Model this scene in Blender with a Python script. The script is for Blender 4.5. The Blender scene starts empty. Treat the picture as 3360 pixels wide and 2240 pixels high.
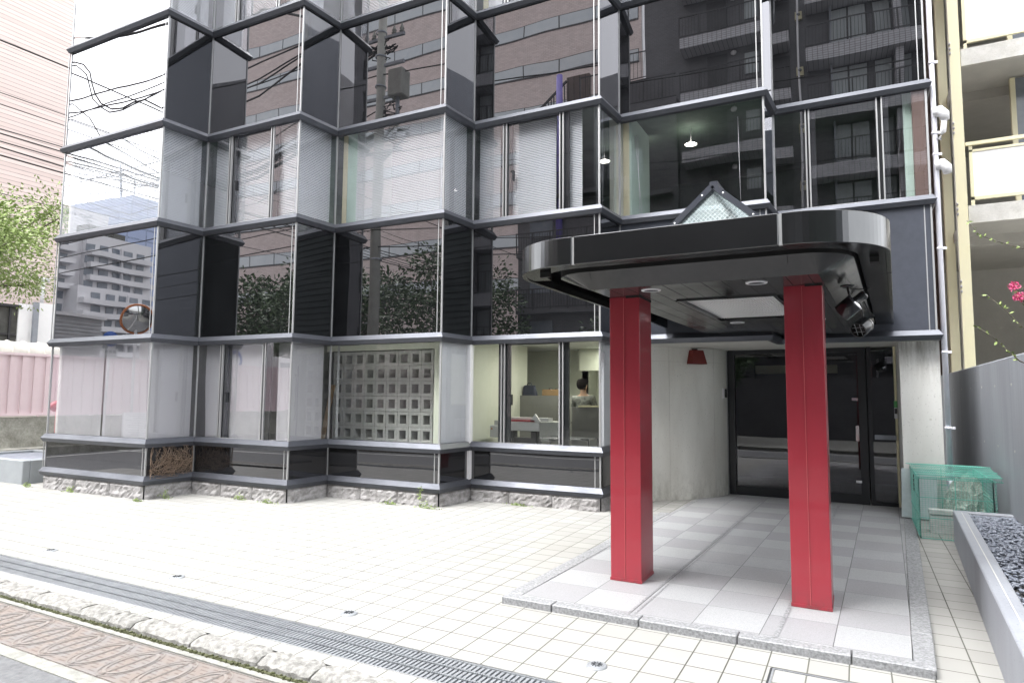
import bpy, bmesh, math, random
from mathutils import Vector, Matrix
rnd = random.Random(7)
R = math.radians
scn = bpy.context.scene
COL = scn.collection
# world axes: X runs along the street to the right, Y towards the office building, Z up; metres

# ------------------------------------------------------------------ materials
def nt(name):
    m = bpy.data.materials.new(name); m.use_nodes = True
    n = m.node_tree; n.nodes.clear()
    return m, n, n.nodes.new('ShaderNodeOutputMaterial')
def N(t, k, **kw):
    n = t.nodes.new(k)
    for a, b in kw.items(): setattr(n, a, b)
    return n
def math_(t, op, a, b=None, c=None):
    n = N(t, 'ShaderNodeMath', operation=op)
    for i, v in enumerate((a, b, c)):
        if v is None: continue
        if isinstance(v, (int, float)): n.inputs[i].default_value = v
        else: t.links.new(v, n.inputs[i])
    return n.outputs[0]
def rgb(c): return (c[0], c[1], c[2], 1.0)
def mixc(t, fac, a, b):
    n = N(t, 'ShaderNodeMix', data_type='RGBA')
    if isinstance(fac, (int, float)): n.inputs[0].default_value = fac
    else: t.links.new(fac, n.inputs[0])
    for i, v in ((6, a), (7, b)):
        if isinstance(v, (tuple, list)): n.inputs[i].default_value = rgb(v)
        else: t.links.new(v, n.inputs[i])
    return n.outputs[2]
def noise(t, scale, detail=4, rough=0.55, vec=None, coord='Object', stretch=None):
    tc = N(t, 'ShaderNodeNewGeometry'); v = tc.outputs['Position'] if vec is None else vec
    if stretch:
        mp = N(t, 'ShaderNodeMapping'); mp.inputs['Scale'].default_value = stretch
        t.links.new(v, mp.inputs[0]); v = mp.outputs[0]
    n = N(t, 'ShaderNodeTexNoise'); n.inputs['Scale'].default_value = scale
    n.inputs['Detail'].default_value = detail; n.inputs['Roughness'].default_value = rough
    t.links.new(v, n.inputs['Vector'])
    return n.outputs[0]
def ramp(t, v, a, b, lo=0.0, hi=1.0):
    n = N(t, 'ShaderNodeMapRange'); n.clamp = True
    t.links.new(v, n.inputs[0])
    n.inputs[1].default_value = a; n.inputs[2].default_value = b
    n.inputs[3].default_value = lo; n.inputs[4].default_value = hi
    return n.outputs[0]
def sock(t, v, inp):
    if isinstance(v, (int, float)): inp.default_value = v
    elif isinstance(v, (tuple, list)): inp.default_value = rgb(v)
    else: t.links.new(v, inp)
def principled(t, out, color, rough=0.6, metal=0.0, spec=0.5, coat=0.0, bump=None, bstr=0.3, bdist=0.01, emit=None, estr=0):
    p = N(t, 'ShaderNodeBsdfPrincipled')
    sock(t, color, p.inputs['Base Color']); sock(t, rough, p.inputs['Roughness']); sock(t, metal, p.inputs['Metallic'])
    p.inputs['Specular IOR Level'].default_value = spec
    p.inputs['Coat Weight'].default_value = coat
    if coat: p.inputs['Coat Roughness'].default_value = 0.06
    if bump is not None:
        b = N(t, 'ShaderNodeBump'); b.inputs['Strength'].default_value = bstr; b.inputs['Distance'].default_value = bdist
        t.links.new(bump, b.inputs['Height']); t.links.new(b.outputs[0], p.inputs['Normal'])
    if emit: p.inputs['Emission Color'].default_value = rgb(emit); p.inputs['Emission Strength'].default_value = estr
    t.links.new(p.outputs[0], out.inputs[0])
    return p
def mat(name, c, rough=0.6, metal=0.0, spec=0.5, var=0.12, scale=3.0, c2=None, bscale=None, bstr=0.2, bdist=0.01, coat=0.0, stretch=None, rvar=0.08):
    """plain surface with uneven tone: c mixed with a darker (or given) second tone"""
    m, t, o = nt(name)
    c2 = c2 or tuple(v * (1 - var * 2) for v in c)
    n1 = noise(t, scale, 6, 0.6, stretch=stretch); n2 = noise(t, scale * 9, 3, 0.6, stretch=stretch)
    f = ramp(t, math_(t, 'ADD', math_(t, 'MULTIPLY', n1, 0.7), math_(t, 'MULTIPLY', n2, 0.3)), 0.35, 0.68)
    col = mixc(t, f, c, c2)
    r = ramp(t, n1, 0.3, 0.7, max(0.02, rough - rvar), min(1, rough + rvar))
    b = noise(t, bscale, 5) if bscale else None
    principled(t, o, col, r, metal, spec, coat, b, bstr, bdist)
    return m
def schlick(t, f0):
    g = N(t, 'ShaderNodeNewGeometry'); d = N(t, 'ShaderNodeVectorMath', operation='DOT_PRODUCT')
    t.links.new(g.outputs['Normal'], d.inputs[0]); t.links.new(g.outputs['Incoming'], d.inputs[1])
    c = math_(t, 'ABSOLUTE', d.outputs['Value'])
    p = math_(t, 'POWER', math_(t, 'SUBTRACT', 1.0, c), 3.2)
    return math_(t, 'MULTIPLY_ADD', p, 1 - f0, f0)
def pane_mat(name, f0, tint=(1, 1, 1), refl=(0.96, 0.96, 1.0), wire=None, milky=0):
    m, t, o = nt(name)
    tr = N(t, 'ShaderNodeBsdfTransparent'); tr.inputs[0].default_value = rgb(tint)
    gl = N(t, 'ShaderNodeBsdfGlossy'); gl.inputs['Roughness'].default_value = 0.0; gl.inputs[0].default_value = rgb(refl)
    wv = noise(t, 0.9, 1, 0.3)
    b = N(t, 'ShaderNodeBump'); b.inputs['Strength'].default_value = 0.22; b.inputs['Distance'].default_value = 0.01
    t.links.new(wv, b.inputs['Height']); t.links.new(b.outputs[0], gl.inputs['Normal'])
    mx = N(t, 'ShaderNodeMixShader'); t.links.new(schlick(t, f0), mx.inputs[0])
    t.links.new(tr.outputs[0], mx.inputs[1]); t.links.new(gl.outputs[0], mx.inputs[2])
    last = mx.outputs[0]
    if milky:
        tl = N(t, 'ShaderNodeBsdfTranslucent'); tl.inputs[0].default_value = (0.80, 0.87, 0.88, 1); m3_ = N(t, 'ShaderNodeMixShader'); m3_.inputs[0].default_value = milky
        t.links.new(last, m3_.inputs[1]); t.links.new(tl.outputs[0], m3_.inputs[2]); last = m3_.outputs[0]
    if wire:
        tc = N(t, 'ShaderNodeNewGeometry'); s = N(t, 'ShaderNodeSeparateXYZ'); t.links.new(tc.outputs['Position'], s.inputs[0])
        h = math_(t, 'ADD', s.outputs[0], s.outputs[1])
        a = math_(t, 'ADD', h, s.outputs[2]); bb = math_(t, 'SUBTRACT', h, s.outputs[2])
        def ln(v):
            fr = math_(t, 'FRACT', math_(t, 'DIVIDE', v, wire[0]))
            return math_(t, 'LESS_THAN', fr, wire[1] / wire[0])
        l = math_(t, 'MAXIMUM', ln(a), ln(bb))
        df = N(t, 'ShaderNodeBsdfDiffuse'); df.inputs[0].default_value = rgb(wire[2])
        m2 = N(t, 'ShaderNodeMixShader'); t.links.new(l, m2.inputs[0]); t.links.new(last, m2.inputs[1]); t.links.new(df.outputs[0], m2.inputs[2])
        last = m2.outputs[0]
    t.links.new(last, o.inputs[0])
    return m
def dark_glass(name, f0, base):
    m, t, o = nt(name)
    df = N(t, 'ShaderNodeBsdfDiffuse')
    sm = noise(t, 1.6, 5, 0.65); t.links.new(mixc(t, ramp(t, sm, 0.4, 0.75), base, tuple(v * 2.0 + 0.001 for v in base)), df.inputs[0])
    gl = N(t, 'ShaderNodeBsdfGlossy'); gl.inputs[0].default_value = (0.95, 0.95, 0.98, 1)
    t.links.new(ramp(t, noise(t, 2.3, 4), 0.45, 0.8, 0.0, 0.02), gl.inputs['Roughness'])
    b = N(t, 'ShaderNodeBump'); b.inputs['Strength'].default_value = 0.20; b.inputs['Distance'].default_value = 0.01
    t.links.new(noise(t, 0.8, 1, 0.3), b.inputs['Height']); t.links.new(b.outputs[0], gl.inputs['Normal'])
    mx = N(t, 'ShaderNodeMixShader'); t.links.new(schlick(t, f0), mx.inputs[0])
    t.links.new(df.outputs[0], mx.inputs[1]); t.links.new(gl.outputs[0], mx.inputs[2]); t.links.new(mx.outputs[0], o.inputs[0])
    return m
def emis(name, c, s):
    m, t, o = nt(name); e = N(t, 'ShaderNodeEmission'); e.inputs[0].default_value = rgb(c); e.inputs[1].default_value = s
    t.links.new(e.outputs[0], o.inputs[0]); return m
def grid_mat(name, c, joint, px, py, jx, jy, axes='XY', off=(0, 0), rough=0.4, tilevar=0.05, c2=None, checker=False, shear=0.0, spec=0.5, speck=0.0, brick=False, bstr=0.5, coarse=0.06):
    """tiles in a rectangular pattern on two object axes, every tile its own tone"""
    m, t, o = nt(name)
    tc = N(t, 'ShaderNodeNewGeometry'); s = N(t, 'ShaderNodeSeparateXYZ'); t.links.new(tc.outputs['Position'], s.inputs[0])
    ix = {'X': 0, 'Y': 1, 'Z': 2}
    u = s.outputs[ix[axes[0]]]; v = s.outputs[ix[axes[1]]]
    if shear: u = math_(t, 'SUBTRACT', u, math_(t, 'MULTIPLY', v, shear))
    u = math_(t, 'DIVIDE', math_(t, 'SUBTRACT', u, off[0]), px); v = math_(t, 'DIVIDE', math_(t, 'SUBTRACT', v, off[1]), py)
    fv = math_(t, 'FLOOR', v)
    if brick: u = math_(t, 'ADD', u, math_(t, 'MULTIPLY', math_(t, 'MODULO', fv, 2.0), 0.5))
    fu = math_(t, 'FLOOR', u)
    gu = math_(t, 'ABSOLUTE', math_(t, 'SUBTRACT', math_(t, 'FRACT', u), 0.5))
    gv = math_(t, 'ABSOLUTE', math_(t, 'SUBTRACT', math_(t, 'FRACT', v), 0.5))
    ju = math_(t, 'GREATER_THAN', gu, 0.5 - jx / px / 2); jv = math_(t, 'GREATER_THAN', gv, 0.5 - jy / py / 2)
    j = math_(t, 'MAXIMUM', ju, jv)
    cmb = N(t, 'ShaderNodeCombineXYZ'); t.links.new(fu, cmb.inputs[0]); t.links.new(fv, cmb.inputs[1])
    wn = N(t, 'ShaderNodeTexWhiteNoise', noise_dimensions='2D'); t.links.new(cmb.outputs[0], wn.inputs['Vector'])
    dark = tuple(x * (1 - tilevar * 3) for x in c)
    col = mixc(t, wn.outputs[0], c, dark)
    if checker:
        ck = math_(t, 'MODULO', math_(t, 'ABSOLUTE', math_(t, 'ADD', fu, fv)), 2.0)
        ck = math_(t, 'MULTIPLY', ck, ramp(t, wn.outputs[0], 0.0, 1.0, 0.65, 1.0))
        col = mixc(t, ck, col, c2)
    big = ramp(t, noise(t, 0.55, 6, 0.65), 0.42, 0.72)
    col = mixc(t, math_(t, 'MULTIPLY', big, coarse * 4), col, tuple(x * y for x, y in zip(c, (0.72, 0.70, 0.62))))
    if speck:
        sp = noise(t, 170, 2, 0.8); col = mixc(t, ramp(t, sp, 0.45, 0.62, 0, speck), col, tuple(x * 0.45 for x in c))
    if isinstance(joint, tuple):
        jn = mixc(t, ramp(t, noise(t, 1.3, 4), 0.35, 0.65), joint, tuple(x * 0.55 for x in joint))
    col = mixc(t, j, col, jn)
    h = math_(t, 'SUBTRACT', 1.0, j)
    principled(t, o, col, ramp(t, wn.outputs[0], 0, 1, rough - 0.05, rough + 0.08), 0, spec, 0, h, bstr, 0.003)
    return m

M = {}
M['frame'] = mat('anodised_metal', (0.10, 0.11, 0.125), 0.30, 0.85, var=0.12, scale=2.5, c2=(0.075, 0.08, 0.095))
M['band'] = mat('band_metal', (0.082, 0.087, 0.102), 0.40, 0.55, scale=1.7, c2=(0.058, 0.062, 0.074), bscale=14, bstr=0.04, stretch=(1, 1, 4))
M['mullion'] = mat('mullion_steel', (0.38, 0.385, 0.39), 0.4, 0.5, var=0.04, scale=1.0)
M['sash'] = mat('sash_black', (0.022, 0.024, 0.027), 0.35, 0.2, scale=5)
M['spandrel'] = dark_glass('spandrel_glass', 0.20, (0.005, 0.0053, 0.006))
M['spandrel_low'] = dark_glass('plinth_glass', 0.11, (0.006, 0.006, 0.0065))
M['panel_dull'] = mat('dull_dark_panel', (0.055, 0.06, 0.075), 0.38, 0.0, 0.35, scale=1.4, c2=(0.035, 0.039, 0.05))
M['window'] = pane_mat('window_glass', 0.165, (0.94, 0.94, 0.95))
M['window_clear'] = pane_mat('office_glass', 0.065, (0.93, 0.95, 0.93))
M['door_glass'] = pane_mat('door_glass', 0.10, (0.55, 0.58, 0.57))
M['wired'] = pane_mat('wired_glass', 0.10, (0.86, 0.93, 0.92), wire=(0.042, 0.0030, (0.85, 0.88, 0.88)), milky=0.24)
M['blind'] = mat('blind_slat', (0.56, 0.585, 0.61), 0.5, 0, 0.3, var=0.02, scale=1.0)
M['blind_low'] = mat('fine_blind_slat', (0.46, 0.46, 0.475), 0.6, 0, 0.2, var=0.02, scale=1.0)
M['wallin'] = mat('plaster_cream', (0.62, 0.64, 0.55), 0.8, scale=0.8, var=0.05)
M['ceilin'] = mat('ceiling_white', (0.70, 0.71, 0.68), 0.9, var=0.05)
M['floorin'] = mat('floor_grey', (0.16, 0.16, 0.16), 0.5)
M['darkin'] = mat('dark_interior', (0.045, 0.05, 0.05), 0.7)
M['greyin'] = mat('grey_cabinet', (0.20, 0.20, 0.19), 0.6, var=0.06)
M['white'] = mat('white_paint', (0.66, 0.66, 0.68), 0.45, var=0.05, scale=2)
M['whiteboard'] = mat('white_board', (0.50, 0.50, 0.55), 0.5, var=0.03)
M['red'] = mat('red_paint', (0.30, 0.022, 0.036), 0.32, 0, 0.5, c2=(0.235, 0.020, 0.034), scale=1.1, coat=0.5, rvar=0.05, stretch=(3, 3, .5))
M['redline'] = mat('red_seam_glint', (0.50, 0.10, 0.11), 0.5)  # lighter red: highlight along the column seam, put into the colour
M['redmatte'] = mat('red_shade', (0.16, 0.018, 0.014), 0.6, var=0.1)
M['black_metal'] = mat('black_metal', (0.10, 0.102, 0.105), 0.19, 0.95, 0.5, scale=2.2, c2=(0.085, 0.087, 0.09), rvar=0.03, bscale=6, bstr=0.02, stretch=(1, 1, .4))
M['soffit'] = mat('soffit_gloss', (0.028, 0.028, 0.029), 0.17, 0.0, 0.36, scale=2, c2=(0.04, 0.04, 0.04), coat=0.0, bscale=3, bstr=0.04)
M['void'] = mat('void_black', (0.004, 0.004, 0.004), 0.8)
M['lamp_metal'] = mat('lamp_black', (0.025, 0.026, 0.028), 0.25, 0.4, coat=0.3)
M['chrome'] = mat('chrome', (0.7, 0.7, 0.72), 0.15, 1.0, var=0.03)
M['steel'] = mat('galvanised_steel', (0.28, 0.295, 0.31), 0.5, 0.3, scale=6, c2=(0.19, 0.2, 0.215))
M['steel_dk'] = mat('dark_steel', (0.05, 0.055, 0.06), 0.6, 0.3)  # plain darker steel for drain channel, stud marks and cover gap
M['tile'] = grid_mat('plaza_tile', (0.305, 0.303, 0.290), (0.105, 0.105, 0.09), 0.2245, 0.2245, 0.0085, 0.0085, off=(-2.113, 3.981), rough=0.55, tilevar=0.035, coarse=0.06, spec=0.12)
M['slab'] = grid_mat('granite_slab', (0.335, 0.342, 0.352), (0.11, 0.115, 0.12), 0.4475, 0.455, 0.005, 0.004, off=(-1.249, 4.82), rough=0.5, tilevar=0.018, c2=(0.268, 0.268, 0.280), checker=True, shear=0.035, speck=0.45, spec=0.25)
M['granite'] = mat('granite_grey', (0.32, 0.325, 0.335), 0.55, c2=(0.10, 0.105, 0.11), scale=55, bscale=120, bstr=0.15)
M['rock'] = mat('rock_face', (0.38, 0.37, 0.37), 0.85, c2=(0.13, 0.125, 0.12), scale=7, bscale=45, bstr=0.8, bdist=0.01)
M['kerb'] = mat('rough_kerb', (0.33, 0.325, 0.31), 0.9, spec=.1, c2=(0.10, 0.098, 0.09), scale=26, bscale=60, bstr=0.7, bdist=0.008)
M['gutter'] = mat('gutter_concrete', (0.30, 0.30, 0.28), 0.9, spec=.1, c2=(0.17, 0.17, 0.155), scale=14, bscale=80, bstr=0.4)
M['moss'] = mat('moss', (0.075, 0.085, 0.035), 0.95, c2=(0.06, 0.06, 0.03), scale=20)
M['asphalt'] = mat('asphalt', (0.15, 0.155, 0.16), 0.85, c2=(0.095, 0.095, 0.10), scale=25, bscale=180, bstr=0.5)
M['asphalt_far'] = mat('asphalt_far', (0.085, 0.085, 0.09), 0.85, scale=2)
M['line'] = mat('road_line', (0.75, 0.75, 0.73), 0.7, scale=6)
M['concrete'] = mat('fair_faced_concrete', (0.70, 0.695, 0.65), 0.7, c2=(0.56, 0.55, 0.50), scale=1.6, bscale=40, bstr=0.12, stretch=(1, 1, 0.35))
M['concrete_lt'] = mat('pale_concrete', (0.66, 0.66, 0.64), 0.7, c2=(0.50, 0.49, 0.46), scale=1.1, bscale=40, bstr=0.12, stretch=(1.5, 1.5, 0.3))
def stained(name, c, c2, sc, z0, z1, amount, scale=5.0, rough=0.7, coat=0.0, spec=0.5, stretch=(1, 1, 0.12), base_scale=1.2):
    """paint or concrete with run marks between heights z0 (none) and z1 (most)"""
    m, t, o = nt(name); g = N(t, 'ShaderNodeNewGeometry'); s = N(t, 'ShaderNodeSeparateXYZ'); t.links.new(g.outputs['Position'], s.inputs[0])
    base = mixc(t, ramp(t, noise(t, base_scale, 6, 0.6, stretch=(1.5, 1.5, .35)), .35, .68), c, c2)
    st = math_(t, 'MULTIPLY', ramp(t, noise(t, scale, 6, .7, stretch=stretch), .42, .66), ramp(t, s.outputs[2], z0, z1, 0, amount))
    pit = ramp(t, noise(t, 60, 1, .3), .70, .74, 0, .45) if not coat else 0.0
    col = mixc(t, st, base, sc); col = mixc(t, pit, col, tuple(v * .35 for v in c)) if not coat else col
    principled(t, o, col, rough, 0, spec, coat, noise(t, 40, 4), .10, .01); return m
M['blockc'] = mat('block_concrete', (0.52, 0.52, 0.51), 0.9, c2=(0.38, 0.38, 0.37), scale=18, bscale=70, bstr=0.4)
M['greywall'] = mat('grey_coated_wall', (0.27, 0.285, 0.315), 0.55, c2=(0.20, 0.21, 0.235), scale=1.0, bscale=30, bstr=0.15, stretch=(1, 1, 0.4))
M['pebble'] = mat('dark_pebble', (0.10, 0.115, 0.15), 0.5, c2=(0.25, 0.27, 0.31), scale=16)
M['soil'] = mat('soil', (0.03, 0.03, 0.03), 0.95)
M['cage'] = mat('green_wire', (0.12, 0.42, 0.34), 0.4, var=0.08)
M['net'] = mat('tangled_net', (0.42, 0.47, 0.42), 0.9, c2=(0.14, 0.18, 0.15), scale=40, bscale=60, bstr=1.0, bdist=0.02)
M['sheet'] = mat('frosted_sheet', (0.45, 0.52, 0.53), 0.5)
M['pipe'] = mat('white_pipe', (0.80, 0.80, 0.88), 0.35, var=0.04)
M['yellow'] = mat('cream_yellow_paint', (0.72, 0.675, 0.46), 0.45, c2=(0.68, 0.64, 0.46), scale=1.5)
M['slabc'] = mat('weathered_slab', (0.62, 0.61, 0.58), 0.85, c2=(0.42, 0.41, 0.38), scale=5, bscale=60, bstr=0.5)
M['ceilc'] = mat('soffit_grey', (0.52, 0.51, 0.475), 0.85, var=0.06)
M['brown'] = mat('brown_tile', (0.15, 0.10, 0.085), 0.6)
M['whitepanel'] = mat('white_panel', (0.80, 0.80, 0.81), 0.4, var=0.02)
M['pinkfence'] = mat('pink_fence', (0.80, 0.66, 0.69), 0.5, c2=(0.76, 0.62, 0.65), scale=1.5)
M['mossy'] = mat('mossy_concrete', (0.46, 0.45, 0.41), 0.95, c2=(0.17, 0.17, 0.14), scale=2.6, bscale=20, bstr=0.4)
M['dome'] = mat('ribbed_cover', (0.60, 0.585, 0.53), 0.6)
M['greysteel'] = mat('grey_steel', (0.30, 0.32, 0.36), 0.5, 0.3)
M['darkboard'] = mat('dark_board', (0.09, 0.09, 0.085), 0.8, scale=4, c2=(0.04, 0.04, 0.035))
M['pole'] = mat('pole_concrete', (0.30, 0.30, 0.28), 0.85, scale=4)
M['cable'] = mat('black_cable', (0.015, 0.015, 0.016), 0.6)
M['leaf'] = mat('leaf_green', (0.27, 0.35, 0.11), 0.6, c2=(0.15, 0.22, 0.06), scale=1.2)
M['leaf2'] = mat('leaf_dark', (0.045, 0.085, 0.025), 0.55, c2=(0.02, 0.045, 0.014), scale=1.0)
M['bark'] = mat('bark', (0.09, 0.075, 0.06), 0.9, scale=8)
M['flower'] = mat('pink_flower', (0.65, 0.10, 0.24), 0.6)
M['vine'] = mat('dried_vine', (0.30, 0.22, 0.16), 0.9, c2=(0.14, 0.09, 0.06), scale=12)
M['skin'] = mat('skin', (0.52, 0.33, 0.24), 0.5, var=0.05)
M['hair'] = mat('black_hair', (0.010, 0.008, 0.008), 0.9, spec=.1)
M['shirt'] = mat('patterned_shirt', (0.30, 0.31, 0.29), 0.8, c2=(0.05, 0.055, 0.05), scale=22)
M['trousers'] = mat('dark_trousers', (0.03, 0.03, 0.035), 0.8)
M['card'] = mat('cardboard', (0.30, 0.19, 0.09), 0.8)
M['navy'] = mat('navy_cloth', (0.03, 0.035, 0.06), 0.7)
M['orange'] = mat('mirror_orange', (0.62, 0.20, 0.06), 0.4)
M['mirror'] = mat('convex_mirror', (0.75, 0.75, 0.75), 0.02, 1.0, var=0.0, rvar=0.0)
M['blue'] = mat('sign_blue', (0.02, 0.10, 0.42), 0.4)
M['purple'] = mat('purple_paint', (0.17, 0.13, 0.48), 0.5)
M['bluetower'] = grid_mat('tower_glass', (0.36, 0.43, 0.62), (0.28, 0.34, 0.5), 6.5, 4.0, 0.5, 0.7, axes='YZ', rough=0.25, coarse=0.0)
M['apt'] = mat('apartment_white', (0.60, 0.60, 0.62), 0.7, var=0.04, scale=0.1)
M['aptwin'] = mat('apartment_window', (0.10, 0.12, 0.15), 0.2, scale=0.4, c2=(0.22, 0.24, 0.27))
M['pinktile'] = grid_mat('pink_mosaic', (0.64, 0.545, 0.525), (0.50, 0.42, 0.40), 0.45, 0.15, 0.02, 0.02, axes='XZ', rough=0.6, brick=True, coarse=0.03)
M['pinkwin'] = mat('pale_window', (0.42, 0.46, 0.50), 0.15, c2=(0.52, 0.56, 0.58), scale=0.2, coat=0.6)
M['bronze'] = mat('window_bronze', (0.06, 0.055, 0.06), 0.4)
M['siding'] = grid_mat('pink_siding', (0.72, 0.60, 0.565), (0.42, 0.33, 0.31), 400, 0.152, 0.0, 0.018, axes='YZ', rough=0.6, bstr=0.4, coarse=0.02)
M['darktile'] = grid_mat('dark_brick_tile', (0.085, 0.085, 0.095), (0.15, 0.15, 0.16), 0.21, 0.07, 0.012, 0.012, axes='XZ', rough=0.5, brick=True, coarse=0.05)
M['lighttile'] = grid_mat('pale_mosaic_tile', (0.42, 0.42, 0.45), (0.16, 0.16, 0.17), 0.21, 0.10, 0.022, 0.016, axes='XZ', rough=0.5, coarse=0.02)
M['pillar'] = stained('pillar_concrete', (0.66, 0.66, 0.64), (0.54, 0.535, 0.51), (0.16, 0.145, 0.12), 1.7, 2.45, .85, 9)
M['concrete'] = stained('curved_wall_concrete', (0.70, 0.695, 0.65), (0.56, 0.55, 0.50), (0.24, 0.23, 0.19), 0.5, -0.1, .8, 6, stretch=(1, 1, .5))
M['greywall'] = stained('grey_coated_wall', (0.27, 0.285, 0.315), (0.215, 0.225, 0.25), (0.15, 0.155, 0.165), 0.2, 2.2, .45, 3.5, rough=.55, stretch=(1, 3, .10))
M['red'] = stained('red_paint', (0.30, 0.022, 0.036), (0.25, 0.020, 0.032), (0.12, 0.035, 0.035), 0.16, 0.0, .8, 14, rough=.32, coat=.5, stretch=(1, 1, .5), base_scale=1.0)
M['rail'] = mat('dark_rail', (0.03, 0.03, 0.034), 0.5)
M['greensiding'] = grid_mat('green_siding', (0.10, 0.13, 0.12), (0.03, 0.04, 0.04), 400, 0.26, 0.0, 0.03, axes='YZ', rough=0.6, bstr=0.4)
M['wood'] = grid_mat('dark_board_screen', (0.10, 0.075, 0.065), (0.02, 0.02, 0.02), 0.30, 400, 0.03, 0.0, axes='XZ', rough=0.7)
M['curtain'] = mat('curtain', (0.42, 0.46, 0.47), 0.8, scale=3, stretch=(6, 6, 0.3))
M['dimgreen'] = mat('dim_green_interior', (0.10, 0.145, 0.115), 0.8)
M['greencol'] = mat('pale_green_column', (0.42, 0.55, 0.48), 0.7, var=0.06)
M['creamcol'] = mat('cream_insulation', (0.66, 0.62, 0.42), 0.8, var=0.06)
M['diffuser'] = None
m, t, o = nt('ceiling_diffuser')
tl = N(t, 'ShaderNodeBsdfTranslucent'); tl.inputs[0].default_value = (1, 1, 1, 1)
df = N(t, 'ShaderNodeBsdfDiffuse'); df.inputs[0].default_value = (0.8, 0.81, 0.82, 1)
mx = N(t, 'ShaderNodeMixShader'); mx.inputs[0].default_value = 0.2
t.links.new(tl.outputs[0], mx.inputs[1]); t.links.new(df.outputs[0], mx.inputs[2]); t.links.new(mx.outputs[0], o.inputs[0])
M['diffuser'] = m
M['glow'] = emis('lamp_glow', (1.0, 0.97, 0.85), 9.0)
M['tube'] = emis('tube_glow', (1.0, 1.0, 0.9), 4.0)
M['redled'] = emis('red_led', (1.0, 0.1, 0.1), 6.0)
# iron cover with rows of small slots
m, t, o = nt('rusty_iron')
tc = N(t, 'ShaderNodeTexCoord'); s_ = N(t, 'ShaderNodeSeparateXYZ'); t.links.new(tc.outputs['Object'], s_.inputs[0])
fy = math_(t, 'FRACT', math_(t, 'DIVIDE', s_.outputs[1], 0.037)); fx = math_(t, 'FRACT', math_(t, 'DIVIDE', s_.outputs[0], 0.011))
gx = math_(t, 'FRACT', math_(t, 'ADD', math_(t, 'DIVIDE', s_.outputs[0], 0.11), math_(t, 'MULTIPLY', math_(t, 'FLOOR', math_(t, 'DIVIDE', s_.outputs[1], 0.037)), 0.37)))
sl = math_(t, 'MULTIPLY', math_(t, 'MULTIPLY', math_(t, 'LESS_THAN', fy, 0.30), math_(t, 'LESS_THAN', fx, 0.5)), math_(t, 'LESS_THAN', gx, 0.6))
bc = mixc(t, ramp(t, noise(t, 9, 5), 0.4, 0.65), (0.185, 0.158, 0.142), (0.18, 0.17, 0.165))
principled(t, o, mixc(t, sl, bc, (0.07, 0.05, 0.04)), 0.7, 0.0, 0.2, 0, math_(t, 'SUBTRACT', 1.0, sl), 0.5, 0.004)
M['iron'] = m
M['ironring'] = mat('iron_ring', (0.215, 0.19, 0.172), 0.6, 0.0, spec=.2, c2=(0.18, 0.17, 0.165), scale=9)

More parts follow.
